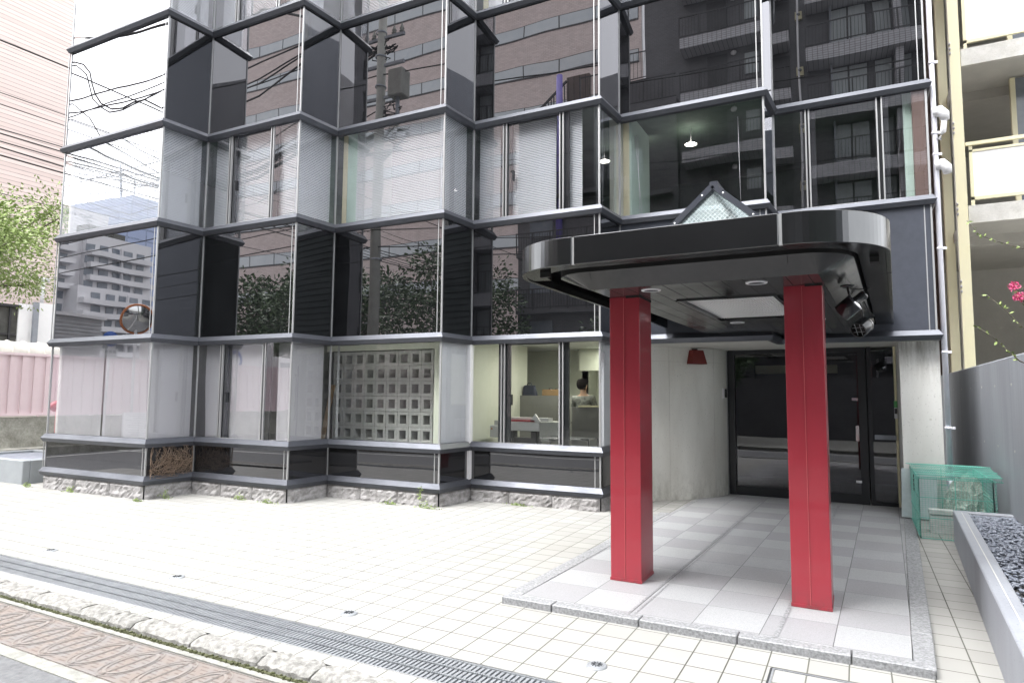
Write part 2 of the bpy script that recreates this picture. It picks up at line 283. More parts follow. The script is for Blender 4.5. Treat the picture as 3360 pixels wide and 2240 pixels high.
# ------------------------------------------------------------------ mesh helpers
class MB:
    def __init__(s): s.v = []; s.f = []; s.sm = []
    def add(s, vs, fs, smooth=False):
        k = len(s.v); s.v += [tuple(p) for p in vs]
        s.f += [tuple(i + k for i in f) for f in fs]; s.sm += [smooth] * len(fs); return s
    def box(s, x0, y0, z0, x1, y1, z1):
        if x0 > x1: x0, x1 = x1, x0
        if y0 > y1: y0, y1 = y1, y0
        if z0 > z1: z0, z1 = z1, z0
        return s.add([(x0, y0, z0), (x1, y0, z0), (x1, y1, z0), (x0, y1, z0), (x0, y0, z1), (x1, y0, z1), (x1, y1, z1), (x0, y1, z1)],
                     [(0, 3, 2, 1), (4, 5, 6, 7), (0, 1, 5, 4), (1, 2, 6, 5), (2, 3, 7, 6), (3, 0, 4, 7)])
    def seg(s, a, b, w, z0, z1, off=0.0):
        """upright slab along a-b (2D), from off to off+w on its left-hand (inner) side"""
        d = Vector((b[0] - a[0], b[1] - a[1])).normalized(); n = Vector((-d.y, d.x))
        p = [Vector(a[:2]) + n * off, Vector(b[:2]) + n * off, Vector(b[:2]) + n * (off + w), Vector(a[:2]) + n * (off + w)]
        return s.prism(p, z0, z1)
    def prism(s, p, z0, z1):
        n = len(p); vs = [(q[0], q[1], z0) for q in p] + [(q[0], q[1], z1) for q in p]
        return s.add(vs, [tuple(range(n - 1, -1, -1)), tuple(range(n, 2 * n))] + [(i, (i + 1) % n, n + (i + 1) % n, n + i) for i in range(n)])
    def quad(s, a, b, c, d): return s.add([a, b, c, d], [(0, 1, 2, 3)])
    def beam(s, a, b, w, h=None, up=(0, 0, 1)):
        h = h or w; a = Vector(a); b = Vector(b); d = (b - a).normalized(); u = Vector(up)
        if abs(d.dot(u)) > 0.98: u = Vector((0, 1, 0))
        r = d.cross(u).normalized() * w / 2; u = r.cross(d).normalized() * h / 2
        vs = [a - r - u, a + r - u, a + r + u, a - r + u, b - r - u, b + r - u, b + r + u, b - r + u]
        return s.add(vs, [(3, 2, 1, 0), (4, 5, 6, 7), (0, 1, 5, 4), (1, 2, 6, 5), (2, 3, 7, 6), (3, 0, 4, 7)])
    def tube(s, pts, r, n=6, cap=True, smooth=True):
        pts = [Vector(p) for p in pts]; rs = r if isinstance(r, (list, tuple)) else [r] * len(pts)
        vs = []; fs = []
        for i, p in enumerate(pts):
            d = (pts[min(i + 1, len(pts) - 1)] - pts[max(i - 1, 0)])
            d = d.normalized() if d.length > 1e-9 else Vector((0, 0, 1))
            u = Vector((0, 0, 1)) if abs(d.z) < 0.9 else Vector((1, 0, 0))
            a = d.cross(u).normalized(); b = d.cross(a).normalized()
            for k in range(n):
                an = 2 * math.pi * k / n; vs.append(p + (a * math.cos(an) + b * math.sin(an)) * rs[i])
        for i in range(len(pts) - 1):
            for k in range(n):
                fs.append((i * n + k, i * n + (k + 1) % n, (i + 1) * n + (k + 1) % n, (i + 1) * n + k))
        s.add(vs, fs, smooth)
        if cap: k = len(s.v) - len(vs); s.f += [tuple(k + i for i in range(n - 1, -1, -1)), tuple(k + len(vs) - n + i for i in range(n))]; s.sm += [False, False]
        return s
    def lathe(s, c, prof, n=24, axis=(0, 0, 1), smooth=True):
        ax = Vector(axis).normalized(); u = Vector((1, 0, 0)) if abs(ax.x) < 0.9 else Vector((0, 1, 0))
        a = ax.cross(u).normalized(); b = ax.cross(a).normalized(); c = Vector(c); vs = []; fs = []
        for (r, h) in prof:
            for k in range(n):
                an = 2 * math.pi * k / n; vs.append(c + ax * h + (a * math.cos(an) + b * math.sin(an)) * r)
        for i in range(len(prof) - 1):
            for k in range(n): fs.append((i * n + k, i * n + (k + 1) % n, (i + 1) * n + (k + 1) % n, (i + 1) * n + k))
        return s.add(vs, fs, smooth)
    def build(s, name, m, parent=None, bevel=0.0, origin=None, seg=1):
        if origin is None:
            if parent is not None: origin = root_loc(parent)
            else:
                xs = [p[0] for p in s.v]; ys = [p[1] for p in s.v]; zs = [p[2] for p in s.v]
                origin = ((min(xs) + max(xs)) / 2, (min(ys) + max(ys)) / 2, min(zs))
        me = bpy.data.meshes.new(name)
        me.from_pydata([(p[0] - origin[0], p[1] - origin[1], p[2] - origin[2]) for p in s.v], [], s.f)
        if any(s.sm):
            for p, q in zip(me.polygons, s.sm): p.use_smooth = q
        b = bmesh.new(); b.from_mesh(me); bmesh.ops.recalc_face_normals(b, faces=b.faces); b.to_mesh(me); b.free()
        me.materials.append(m)
        o = bpy.data.objects.new(name, me); COL.objects.link(o)
        if parent is not None: o.parent = parent; ROOT[o.name] = ROOT[parent.name]
        else: o.location = origin; ROOT[o.name] = origin
        if bevel:
            mod = o.modifiers.new('bevel', 'BEVEL'); mod.width = bevel; mod.segments = seg; mod.limit_method = 'ANGLE'; mod.angle_limit = R(40)
        return o
ROOT = {}
def root_loc(o): return ROOT[o.name]
def tag(o, label, cat, group=None):
    o['label'] = label; o['category'] = cat
    if group: o['group'] = group
    return o
def thing(name, loc, label, cat, group=None):
    o = bpy.data.objects.new(name, None); COL.objects.link(o); o.location = loc; o.empty_display_size = 0.2
    ROOT[o.name] = tuple(loc); return tag(o, label, cat, group)
def structure(o): o['kind'] = 'structure'; return o
def dup(root, loc, label=None, rotz=None):
    r = root.copy(); COL.objects.link(r); r.location = loc; ROOT[r.name] = tuple(loc)
    if rotz is not None: r.rotation_euler = (0, 0, rotz)
    if label: r['label'] = label
    for ch in list(root.children):
        c = ch.copy(); COL.objects.link(c); c.parent = r
        for g in list(ch.children):
            d = g.copy(); COL.objects.link(d); d.parent = c
    return r
def arc(cx, cy, r, a0, a1, n=10): return [(cx + r * math.cos(R(a0 + (a1 - a0) * i / n)), cy + r * math.sin(R(a0 + (a1 - a0) * i / n))) for i in range(n + 1)]
def rrect(x0, y0, x1, y1, r, back_r=0.0, n=12):
    """outline, counter-clockwise, front (low y) corners rounded"""
    p = arc(x0 + r, y0 + r, r, 180, 270, n) + arc(x1 - r, y0 + r, r, 270, 360, n)
    return p + [(x1, y1), (x0, y1)]

def gz(x, y): return -0.0126 * (8.65 - y)     # the plaza falls gently from the building to the street

# ------------------------------------------------------------------ ground, street
def sheet(name, x0, y0, x1, y1, z, m, n=1):
    g = MB()
    if callable(z): g.quad((x0, y0, z(x0, y0)), (x1, y0, z(x1, y0)), (x1, y1, z(x1, y1)), (x0, y1, z(x0, y1)))
    else: g.quad((x0, y0, z), (x1, y0, z), (x1, y1, z), (x0, y1, z))
    return structure(g.build(name, m, origin=(0, 0, 0)))
sheet('ground', -700, -600, 500, 600, -0.30, M['asphalt_far'])
ZR = -0.135                       # road surface
RX0, RX1 = -12.9, 60
zr = lambda x, y: ZR
sheet('road', -19.6, -0.25, 80, 2.40, ZR, M['asphalt'])
sheet('side_street', -19.6, 2.40, -14.3, 60, ZR - 0.004, M['asphalt'])
sheet('road_extension', -19.6, -60, -13.6, -0.25, ZR - 0.004, M['asphalt'])
g = MB().box(-14.3, 2.375, -0.25, 80, 2.47, -0.128); structure(g.build('road_edge_strip', M['gutter'], origin=(0, 0, 0)))
g = MB().box(-14.3, 2.94, -0.25, 80, 3.10, -0.123); structure(g.build('gutter', M['gutter'], origin=(0, 0, 0)))
g = MB().box(-13.4, 2.985, -0.16, 40, 3.008, -0.116)
for i in range(700):
    x = rnd.uniform(-8, 1); y = 2.982 + rnd.random() * 0.022; r = rnd.uniform(0.003, 0.008)
    g.box(x - r, y - r, -0.125, x + r, y + r, -0.112 + rnd.random() * 0.008)
tag(g.build('moss', M['moss'], origin=(0, 0, 0)), 'thin line of moss in the joint under the rough kerb', 'moss')['kind'] = 'stuff'
# plaza paving in three sheets around the grating trench and the granite platform
g = MB()
g.quad((-14.3, 8.65, 0), (40, 8.65, 0), (40, 16, 0), (-14.3, 16, 0))
def pv(x0, y0, x1, y1): g.quad((x0, y0, gz(x0, y0)), (x1, y0, gz(x1, y0)), (x1, y1, gz(x1, y1)), (x0, y1, gz(x0, y1)))
pv(-14.3, 3.625, 40, 8.65); pv(-14.3, 3.175, 40, 3.285)
structure(g.build('plaza_paving', M['tile'], origin=(0, 0, 0)))
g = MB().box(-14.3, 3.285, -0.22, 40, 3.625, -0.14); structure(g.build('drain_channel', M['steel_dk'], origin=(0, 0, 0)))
# far side of the street
g = MB().box(-13.6, -0.42, -0.25, 80, -0.25, -0.02).box(-13.9, -60, -0.25, -13.6, -0.25, -0.02); structure(g.build('far_kerb', M['gutter'], origin=(0, 0, 0)))
sheet('far_pavement', -13.6, -60, 80, -0.42, -0.03, M['gutter'])
g = MB()
for a in ((-19.5, 0.25, 60, 0.37),): g.quad((a[0], a[1], ZR + 0.005), (a[2], a[1], ZR + 0.005), (a[2], a[3], ZR + 0.005), (a[0], a[3], ZR + 0.005))
g.quad((-19.1, -40, ZR + 0.004), (-18.95, -40, ZR + 0.004), (-18.95, 50, ZR + 0.004), (-19.1, 50, ZR + 0.004))
g.quad((-15.4, 4.5, ZR + 0.004), (-15.22, 4.5, ZR + 0.004), (-15.22, 50, ZR + 0.004), (-15.4, 50, ZR + 0.004))
structure(g.build('road_marking', M['line'], origin=(0, 0, 0)))

# rough kerb stones
def kerb_stone(x0, x1):
    g = MB(); nx, prof = 14, [(3.185, -0.2), (3.18, gz(0, 3.18) + 0.004), (3.12, gz(0, 3.12) + 0.008), (3.055, gz(0, 3.05) + 0.003), (3.015, gz(0, 3.0) - 0.022), (3.005, -0.2)]
    vs = []
    for i in range(nx + 1):
        x = x0 + (x1 - x0) * i / nx; e = 1 - 0.25 * (i in (0, nx))
        for (y, z) in prof: vs.append((x + rnd.uniform(-.004, .004), y + rnd.uniform(-.007, .007) + (0.02 if e < 1 and y < 3.06 else 0), z * 1 + (rnd.uniform(-.007, .007) if z > -0.15 else 0) - (0.012 if e < 1 and z > -0.15 else 0)))
    n = len(prof); fs = [(i * n + k, i * n + k + 1, (i + 1) * n + k + 1, (i + 1) * n + k) for i in range(nx) for k in range(n - 1)]
    fs += [tuple(range(n)), tuple(nx * n + k for k in range(n - 1, -1, -1))]
    g.add(vs, fs); return g
xj = [-14.0, -13.3, -12.6, -11.9, -11.2, -10.5, -9.85, -9.2, -8.5, -7.85, -7.2, -6.68, -6.03, -5.36, -4.985, -4.70, -4.05, -3.4, -2.95, -2.3, -1.6, -0.9, -0.2]
for a, b in zip(xj, xj[1:]):
    if b > -7.9 or True:
        o = kerb_stone(a + 0.006, b - 0.006).build('kerb_stone', M['kerb'])
        tag(o, 'rough chipped pale kerb stone between gutter and tiled forecourt', 'kerb stone', 'kerb stones in a row along the gutter')
# trench grating panels
def grating():
    L = 1.075; g = MB(); f = MB()
    for y in (0.012, 0.112, 0.222, 0.325): g.box(0.004, y - 0.004, -0.03, L - 0.004, y + 0.004, 0.001)
    n = 32
    for i in range(n):
        x = 0.012 + (L - 0.024) * i / (n - 1)
        if 0: pass
        g.box(x - 0.0095, 0.016, -0.03, x + 0.0095, 0.321, -0.006)
    for i in range(n * 2):
        x = 0.012 + (L - 0.024) * i / (n * 2 - 1)
        for y in (0.112, 0.222): g.box(x - 0.003, y - 0.009, -0.004, x + 0.003, y + 0.009, 0.003)
    return g
base = None
xs0 = -4.735 - 1.085 * 6
for i in range(11):
    x = xs0 + 1.085 * i; y = 3.288; z = gz(x, y) - 0.001
    if base is None:
        base = thing('drain_grating', (x, y, z), 'galvanised steel trench grating panel set flush across the white tiles', 'grating', 'drain grating panels laid end to end')
        g = grating(); g.v = [(p[0] + x, p[1] + y, p[2] + z) for p in g.v]; g.build('bearing_bars', M['steel'], base)
        f = MB().box(x + .002, y - 0.004, z - 0.03, x + 1.083, y + 0.004, z + 0.003).box(x + .002, y + 0.333, z - 0.03, x + 1.083, y + 0.341, z + 0.003); f.build('edge_angle', M['mullion'], base)
    else: dup(base, (x, y, z))
# iron covers
base = None
for i in range(46):
    x = -14.31 + 0.3275 * i; y = 2.478; z = -0.132
    if base is None:
        base = thing('iron_cover', (x, y, z), 'rusty cast iron gutter cover with slots and raised oval ring', 'drain cover', 'rusty iron covers in a row along the gutter')
        MB().box(x + .003, y, z - .03, x + .3245, y + .455, z).build('plate', M['iron'], base)
        r = MB()
        for cx, a0, a1 in ((x + .003, -90, 90), (x + .3245, 90, 270)):
            for rr, w in ((0.10, 0.010), (0.125, 0.004)):
                vs = []
                for k in range(25):
                    an = R(a0 + (a1 - a0) * k / 24); c, s = math.cos(an), math.sin(an)
                    vs += [(cx + c * (rr - w), y + .2275 + s * (rr * 1.65 - w), z + .004), (cx + c * (rr + w), y + .2275 + s * (rr * 1.65 + w), z + .004)]
                r.add(vs, [(2 * k, 2 * k + 1, 2 * k + 3, 2 * k + 2) for k in range(24)])
        for yy in (0.004, 0.445): r.box(x + .004, y + yy, z, x + .3235, y + yy + .006, z + .004)
        r.box(x + .003, y, z, x + .009, y + .455, z + .003); r.box(x + .3185, y, z, x + .3245, y + .455, z + .003)
        r.build('raised_ring', M['ironring'], base)
    else: dup(base, (x, y, z))
# steel studs in the tiles
base = None
for (x, lab) in ((-1.466, 'round steel stud in the tiles nearest the granite platform'), (-3.445, 'round steel stud in the tiles, second from the platform'), (-5.454, 'round steel stud in the tiles, third from the platform'), (-7.495, 'round steel stud farthest left in the tiles')):
    y = 3.93; z = gz(x, y)
    if base is None:
        base = thing('ground_stud', (x, y, z), lab, 'ground stud', 'steel studs along the front of the forecourt')
        MB().lathe((x, y, z), [(0.0, 0.012), (0.03, 0.0125), (0.042, 0.011), (0.046, 0.007), (0.05, 0.011), (0.062, 0.009), (0.066, 0.0)], 28).build('ring', M['steel'], base)
        q = MB()
        for k in range(10): an = k * .628; q.beam((x + .012 * math.cos(an), y + .012 * math.sin(an), z + .014), (x + .036 * math.cos(an + .5), y + .036 * math.sin(an + .5), z + .014), .005, .004)
        q.build('embossed_mark', M['steel_dk'], base)
    else: dup(base, (x, y, z), lab)
# access cover with tile inlay
t_ = thing('access_cover', (-0.09, 4.3, gz(0, 4.3)), 'steel rimmed access cover filled with white tiles, in front of the platform', 'access cover')
g = MB(); x0, x1, y0, y1 = -0.50, 0.40, 3.75, 4.40
for a in ((x0, y1, x1, y1), (x0, y0, x1, y0), (x0, y0, x0, y1), (x1, y0, x1, y1)): g.beam((a[0], a[1], gz(0, a[1]) + .002), (a[2], a[3], gz(0, a[3]) + .002), .012, .008)
g.build('rim', M['steel'], t_)
g = MB()
for a in ((x0 - .014, y1 + .014, x1 + .014, y1 + .014), (x0 - .014, y0 - .014, x0 - .014, y1 + .014)): g.beam((a[0], a[1], gz(0, a[1])), (a[2], a[3], gz(0, a[3])), .012, .005)
g.build('gap', M['steel_dk'], t_)

# ------------------------------------------------------------------ granite platform
SH = 0.035
plat = thing('entrance_platform', (-1.1, 7.5, 0), 'low granite platform with pale and grey slabs under the canopy', 'platform')
sx = lambda x, y: x + (.022 + (x + 2.55) / 2.91 * .025) * (y - 4.82)
g = MB(); g.add([(sx(-2.42, 4.80), 4.80, 0.003), (sx(0.25, 4.8), 4.80, 0.003), (sx(0.25, 12), 12, 0.003), (sx(-2.42, 12), 12, 0.003), (sx(-2.42, 4.80), 4.80, -.2), (sx(0.25, 4.8), 4.80, -.2), (sx(0.25, 12), 12, -.2), (sx(-2.42, 12), 12, -.2)], [(0, 1, 2, 3), (4, 5, 1, 0), (5, 6, 2, 1), (6, 7, 3, 2), (7, 4, 0, 3)])
g.build('paving', M['slab'], plat)
xk = [-2.55, -2.114, -1.431, -0.758, -0.079]
for a, b in zip(xk, xk[1:]): MB().box(a + .004, 4.688, -.2, b - .004, 4.797, 0.006).build('edge_stone', M['granite'], plat, bevel=.006)
MB().prism([(-0.075, 4.688), (0.362, 4.688), (0.254, 4.797), (-0.075, 4.797)], -.2, .006).build('edge_stone', M['granite'], plat, bevel=.005)
yk = [5.36, 6.07, 6.78, 7.47, 8.15, 8.85, 9.58, 10.44]
MB().prism([(0.366, 4.692), (sx(0.375, 5.36), 5.356), (sx(0.252, 5.36), 5.356), (0.256, 4.80)], -.2, .006).build('edge_stone', M['granite'], plat, bevel=.004)
for a, b in zip(yk, yk[1:]): MB().prism([(sx(.253, a), a + .003), (sx(.375, a), a + .003), (sx(.375, b), b - .003), (sx(.253, b), b - .003)], -.2, .006).build('edge_stone', M['granite'], plat, bevel=.004)
yk = [4.80, 5.5, 6.2, 6.9, 7.6, 8.3, 9.1]
for a, b in zip(yk, yk[1:]): MB().prism([(sx(-2.55, a), a + .002), (sx(-2.424, a), a + .002), (sx(-2.424, b), b - .002), (sx(-2.55, b), b - .002)], -.2, .006).build('edge_stone', M['granite'], plat, bevel=.003)
g = MB()
for (x0, w) in ((-1.545, .018), (-1.50, .012), (-0.545, .03)):
    g.add([(sx(x0, 4.8), 4.80, .0065), (sx(x0 + w, 4.8), 4.80, .0065), (sx(x0 + w, 11), 11, .0065), (sx(x0, 11), 11, .0065)], [(0, 1, 2, 3)])
g.build('groove_strip', M['granite'], plat)

# ------------------------------------------------------------------ office building
GV = [(-12.336, 6.29), (-9.656, 6.33), (-9.60, 7.107), (-7.512, 7.137), (-7.457, 7.907), (-5.357, 7.938), (-5.303, 8.696), (-3.193, 8.727), (-3.139, 9.483), (-1.036, 9.514), (-0.984, 10.245), (0.969, 10.274)]
S0, S1, L1, L2, L3, L4, L5, L6 = 0.251, 0.814, 2.438, 4.274, 5.891, 7.735, 9.36, 11.2
bld = thing('office_building', (-5.5, 12.0, 0), 'sawtooth glass and dark metal office building filling the middle of the picture', 'building')
def offs(pts, d):
    """offset the open wall line outwards (towards the street) by d, mitred"""
    out = []
    for i, p in enumerate(pts):
        p = Vector(p); ns = []
        if i > 0: e = (p - Vector(pts[i - 1])).normalized(); ns.append(Vector((e.y, -e.x)))
        if i < len(pts) - 1: e = (Vector(pts[i + 1]) - p).normalized(); ns.append(Vector((e.y, -e.x)))
        if len(ns) == 2: b = (ns[0] + ns[1]).normalized(); out.append(p + b * d / max(0.3, b.dot(ns[0])))
        else: out.append(p + ns[0] * d)
    return [(q.x, q.y) for q in out]
LEFT = (-12.30, 11.5); RIGHT = (1.0, 16.0)
LINE = [LEFT] + GV + [RIGHT]
def band(z, line, name='floor_band'):
    prof = [(-0.03, 0.078), (0.025, 0.070), (0.07, 0.0), (0.04, -0.062), (-0.03, -0.066)]
    g = MB(); rings = [offs(line, d) for d, _ in prof]; n = len(line)
    for k in range(n - 1):
        a = [(rings[j][k][0], rings[j][k][1], z + prof[j][1]) for j in range(5)]
        b = [(rings[j][k + 1][0], rings[j][k + 1][1], z + prof[j][1]) for j in range(5)]
        g.add(a + b, [(j, j + 1, j + 6, j + 5) for j in range(4)] + [(4, 0, 5, 9)])
        for q in (a, b): g.add(q, [(0, 1, 2, 3, 4)])
    return g.build(name, M['band'], bld)
for z in (S0, S1):
    band(z, [LEFT] + GV[:9])
for z in (L1, L2, L3, L4, L5, L6): band(z, LINE)
def lerp(a, b, f): return (a[0] + (b[0] - a[0]) * f, a[1] + (b[1] - a[1]) * f)
def pane(a, b, z0, z1, m, name, parent=None, off=0.0, w=0.0):
    g = MB(); d = Vector((b[0] - a[0], b[1] - a[1])).normalized(); n = Vector((-d.y, d.x)) * off
    g.quad((a[0] + n.x, a[1] + n.y, z0), (b[0] + n.x, b[1] + n.y, z0), (b[0] + n.x, b[1] + n.y, z1), (a[0] + n.x, a[1] + n.y, z1))
    return g.build(name, m, parent or bld)
def dist(a, b): return math.hypot(a[0] - b[0], a[1] - b[1])
def along(a, b, d): return lerp(a, b, d / dist(a, b))
LV = [(S0, S1, 'd'), (S1, L1, 'w'), (L1, L2, 'd'), (L2, L3, 'w'), (L3, L4, 'd'), (L4, L5, 'w'), (L5, L6, 'd')]
SASH = {2: (0.53, 0.60, 1.50, 1.535), 6: (0.53, 0.60, 1.50, 1.535), 10: (0.43, 0.495, 1.365, 1.41)}
for li, (z0, z1, kind) in enumerate(LV):
    za, zb = z0 + 0.06, z1 - 0.05
    for i in range(11):
        if li < 2 and i >= 8: continue
        a, b = GV[i], GV[i + 1]; L = dist(a, b); isA = (i % 2 == 0)
        if kind == 'd':
            m = M['spandrel_low'] if li == 0 else (M['panel_dull'] if (li == 2 and i >= 8) else M['spandrel'])
            pane(a, b, za, zb, m, 'spandrel_panel')
        else:
            m = M['window_clear'] if (li == 1 and i in (4, 5, 6, 7)) else M['window']
            if isA and i in SASH:
                p, q, r, s = SASH[i]
                w1 = pane(a, along(a, b, p), za, zb, m, 'window_pane')
                w2 = pane(along(a, b, q), along(a, b, r), za, zb, m, 'window_pane', off=0.03)
                w3 = pane(along(a, b, s), b, za, zb, m, 'window_pane')
                fr = MB()
                for u0, u1, mm in ((p, p + .02, 0), (q - .02, q, 0), (s, s + .018, 0), (r - .018, r, 0)): fr.seg(along(a, b, u0), along(a, b, u1), .03, za, zb, -.012)
                fr.seg(along(a, b, p - .02), along(a, b, s + .02), .02, za, za + .02, -.008)
                fr.build('window_frame', M['mullion'], bld)
                sh = MB(); sh.seg(along(a, b, p - .06), along(a, b, q + .075), .03, za, zb, .035).seg(along(a, b, r - .03), along(a, b, s + .09), .03, za, zb, .035)
                sh.seg(along(a, b, q), along(a, b, r), .03, zb - .03, zb, .035)
                sh.build('sash', M['sash'], bld)
                if i in (2, 6): MB().seg(along(a, b, q + .09), along(a, b, q + .11), .05, (za + zb) / 2 - .18, (za + zb) / 2 - .02, .0).seg(along(a, b, q + .06), along(a, b, q + .11), .02, (za + zb) / 2 - .05, (za + zb) / 2 - .02, .01).build('window_handle', M['sash'], bld)
            else: pane(a, b, za, zb, m, 'window_pane')
    # corner mullions
    for i, p in enumerate(GV):
        if li < 2 and i > 8: continue
        g = MB(); outer = (i % 2 == 1) or i == 0
        w = 0.011 if kind == 'd' else 0.016
        if outer: g.box(p[0] - w, p[1] - .010, za, p[0] + .010, p[1] + w, zb)
        else: g.box(p[0] - .004, p[1] - w * 1.3, za, p[0] + w, p[1] + .004, zb)
        g.build('corner_mullion', M['mullion'], bld)
        if outer and kind == 'd':
            MB().box(p[0] - .085, p[1] - .004, za, p[0] - .072, p[1] + .01, zb).build('edge_strip', M['mullion'], bld)
# left and right flanks, upper block
MB().seg((-12.30, 11.5), (-12.335, 6.40), .15, 0, 20, 0.02).build('side_wall', M['concrete_lt'], bld)
MB().seg((0.969, 10.274), (1.0, 16), .15, L1, 20, 0.02).build('side_wall', M['brown'], bld)
g = MB(); up = [(-12.3, 11.5)] + GV + [(1.0, 16.0), (-12.3, 16)]
g.prism(offs([(-12.28, 16)] + [(-12.28, 6.4)] + [(p[0], p[1] + .08) for p in GV[1:11]] + [(0.93, 10.35), (0.95, 16)], 0), L6, 17.5).build('upper_storeys', M['spandrel'], bld)
# floors, ceilings, back walls
inner = [(-12.2, 12.8), (-12.2, 6.5)] + [(p[0] - .0, p[1] + .10) for p in GV[1:11]] + [(0.80, 10.40), (0.80, 16.0), (-12.2, 16)]
for z0, z1, m in ((S1 - .56, S1 - .52, 'floorin'), (L1 + .10, L1 + .14, 'ceilin'), (L2 - .9, L2 - .86, 'floorin'), (L3 + .12, L3 + .16, 'dimgreen'), (L4 - .9, L4 - .86, 'floorin'), (L5 + .12, L5 + .16, 'ceilin')):
    poly = inner
    if z0 < L1: poly = [(-12.2, 14.8), (-12.2, 6.5)] + [(p[0], p[1] + .10) for p in GV[1:9]] + [(-3.2, 9.6), (-3.2, 14.8)]
    MB().prism(poly, z0, z1).build('floor_slab', M[m], bld)
for z0, z1, i0, i1 in ((S0 + .06, S1 - .02, 0, 8), (L1 + .06, L2 - .05, 0, 11), (L3 + .06, L4 - .05, 0, 11)):
    pass
g = MB().box(-12.2, 14.8, .2, -3.1, 14.95, L1 + .1); g.build('interior_wall', M['wallin'], bld)
g = MB().box(-12.2, 13.4, L2 - .9, .8, 13.5, L3 + .1); g.build('interior_wall', M['dimgreen'], bld)
g = MB().box(-12.2, 12.8, L4 - .9, .8, 12.9, L5 + .1); g.build('interior_wall', M['greyin'], bld)
# lower office: partitions
MB().box(-5.72, 8.3, .27, -5.62, 11.2, L1 + .1).build('interior_wall', M['wallin'], bld)
MB().box(-6.1, 11.2, .27, -5.62, 11.3, L1 + .1).box(-5.9, 12.6, .27, -4.9, 12.7, L1 + .1).box(-5.0, 12.6, .27, -4.9, 14.8, L1 + .1).build('interior_wall', M['wallin'], bld)
MB().box(-7.8, 12.6, .27, -5.9, 12.7, L1 + .1).box(-4.9, 13.2, .27, -3.1, 13.3, L1 + .1).build('interior_wall', M['wallin'], bld)
MB().box(-4.9, 12.2, 2.10, -3.2, 12.35, L1 + .1).build('beam', M['wallin'], bld)
MB().box(-3.24, 8.9, .27, -3.20, 9.45, L1 + .1).build('interior_wall', M['whiteboard'], bld)
MB().seg((-5.33, 7.99), (-5.29, 8.62), .03, S1 + .05, L1 - .02, .06).build('white_board', M['whiteboard'], bld)
MB().box(-5.36, 8.62, S1 - .5, -5.27, 8.72, L1 + .05).build('column_cover', M['white'], bld)
MB().box(-12.2, 8.2, .27, -8.4, 8.25, L1 + .1).build('interior_wall', M['greyin'], bld)
MB().box(-8.45, 8.25, .27, -8.4, 14.8, L1 + .1).build('interior_wall', M['greyin'], bld)
# upper storey columns
MB().box(-3.12, 9.60, L2 - .9, -3.02, 9.78, L3 + .1).build('column_face', M['creamcol'], bld)
MB().box(-3.02, 9.60, L2 - .9, -2.985, 10.6, L3 + .1).box(.70, 10.40, L2 - .9, .84, 10.5, L3 + .1).build('column_face', M['greencol'], bld)
MB().box(-3.35, 9.62, L2 - .9, -3.13, 9.75, L3 + .1).build('column_face', M['wallin'], bld)
MB().box(-7.42, 8.02, L2 - .9, -7.33, 8.12, L3 + .1).build('column_face', M['creamcol'], bld)
MB().box(-7.32, 8.02, L2 - .9, -7.10, 8.9, L3 + .1).build('column_face', M['greencol'], bld)
MB().box(-5.25, 8.85, L4 - .9, -5.16, 8.93, L5 + .1).build('column_face', M['creamcol'], bld)
MB().box(-5.15, 8.85, L4 - .9, -4.6, 8.9, L5 + .1).build('column_face', M['white'], bld)
# blinds
def blind(a, b, z0, z1, pitch, off=0.10, tilt=35, wd=None, wave=0.0):
    wd = pitch * 1.02
    g = MB(); d = Vector((b[0] - a[0], b[1] - a[1])).normalized(); n = Vector((-d.y, d.x)); wd = wd or pitch * .95
    k = int((z1 - z0) / pitch); dy = wd * math.cos(R(tilt)) / 2; dz = wd * math.sin(R(tilt)) / 2
    for i in range(k):
        z = z0 + pitch * (i + .5); s = wave * math.sin(z * 2.3) ; j = 0
        pa = Vector(a) + n * off + d * s; pb = Vector(b) + n * off
        g.quad((pa.x - n.x * dy, pa.y - n.y * dy, z - dz + j), (pb.x - n.x * dy, pb.y - n.y * dy, z - dz - j), (pb.x + n.x * dy, pb.y + n.y * dy, z + dz - j), (pa.x + n.x * dy, pa.y + n.y * dy, z + dz + j))
    for f in (0.2, 0.8):
        q = lerp(a, b, f); q = (q[0] + n.x * (off - dy - .002), q[1] + n.y * (off - dy - .002))
        g.box(q[0] - .001, q[1] - .001, z0, q[0] + .001, q[1] + .001, z1)
    g.box(min(a[0], b[0]) , a[1] + n.y * off - .01, z1, min(a[0], b[0]) + .01, a[1] + n.y * off + .01, z1 + .02)
    return g.build('blind', M['blind_low'] if pitch < .02 else M['blind'], bld)
def bl(i, d0, d1, z0, z1, pitch, **k):
    a, b = GV[i], GV[i + 1]; L = dist(a, b); blind(along(a, b, d0), along(a, b, L - d1), z0, z1, pitch, **k)
for i, d0, d1 in ((0, .08, .10), (1, .02, .05), (2, .10, .08), (3, .03, .04), (4, .34, .08), (5, .03, .06), (6, .06, .72), (6, 1.45, .30)):
    bl(i, d0, d1, L2 + .09, L3 + .02, .0265, tilt=64)
bl(7, .03, .38, L2 + .09, L3 + .02, .0265, tilt=35)
for i, d0, d1 in ((0, .9, .06), (1, .02, .05), (2, .10, .08), (3, .03, .30), (4, .36, .5), (5, .03, .06), (6, .9, .06), (8, .4, .2)):
    bl(i, d0, d1, L4 + .09, L5, .0265, tilt=64)
bl(0, .10, 1.35, S1 + .06, L1 - .02, .0135, tilt=62); bl(0, 1.38, .12, S1 + .06, L1 - .02, .0135, tilt=60)
bl(1, .02, .03, S1 + .06, L1 - .02, .0135, tilt=68, wave=.02); bl(2, .10, 1.52, S1 + .06, L1 - .02, .0135, tilt=66, wave=.03)
bl(2, .68, .62, S1 + .06, L1 - .02, .0135, tilt=62); bl(2, 1.72, .10, S1 + .06, L1 - .02, .0135, tilt=62)
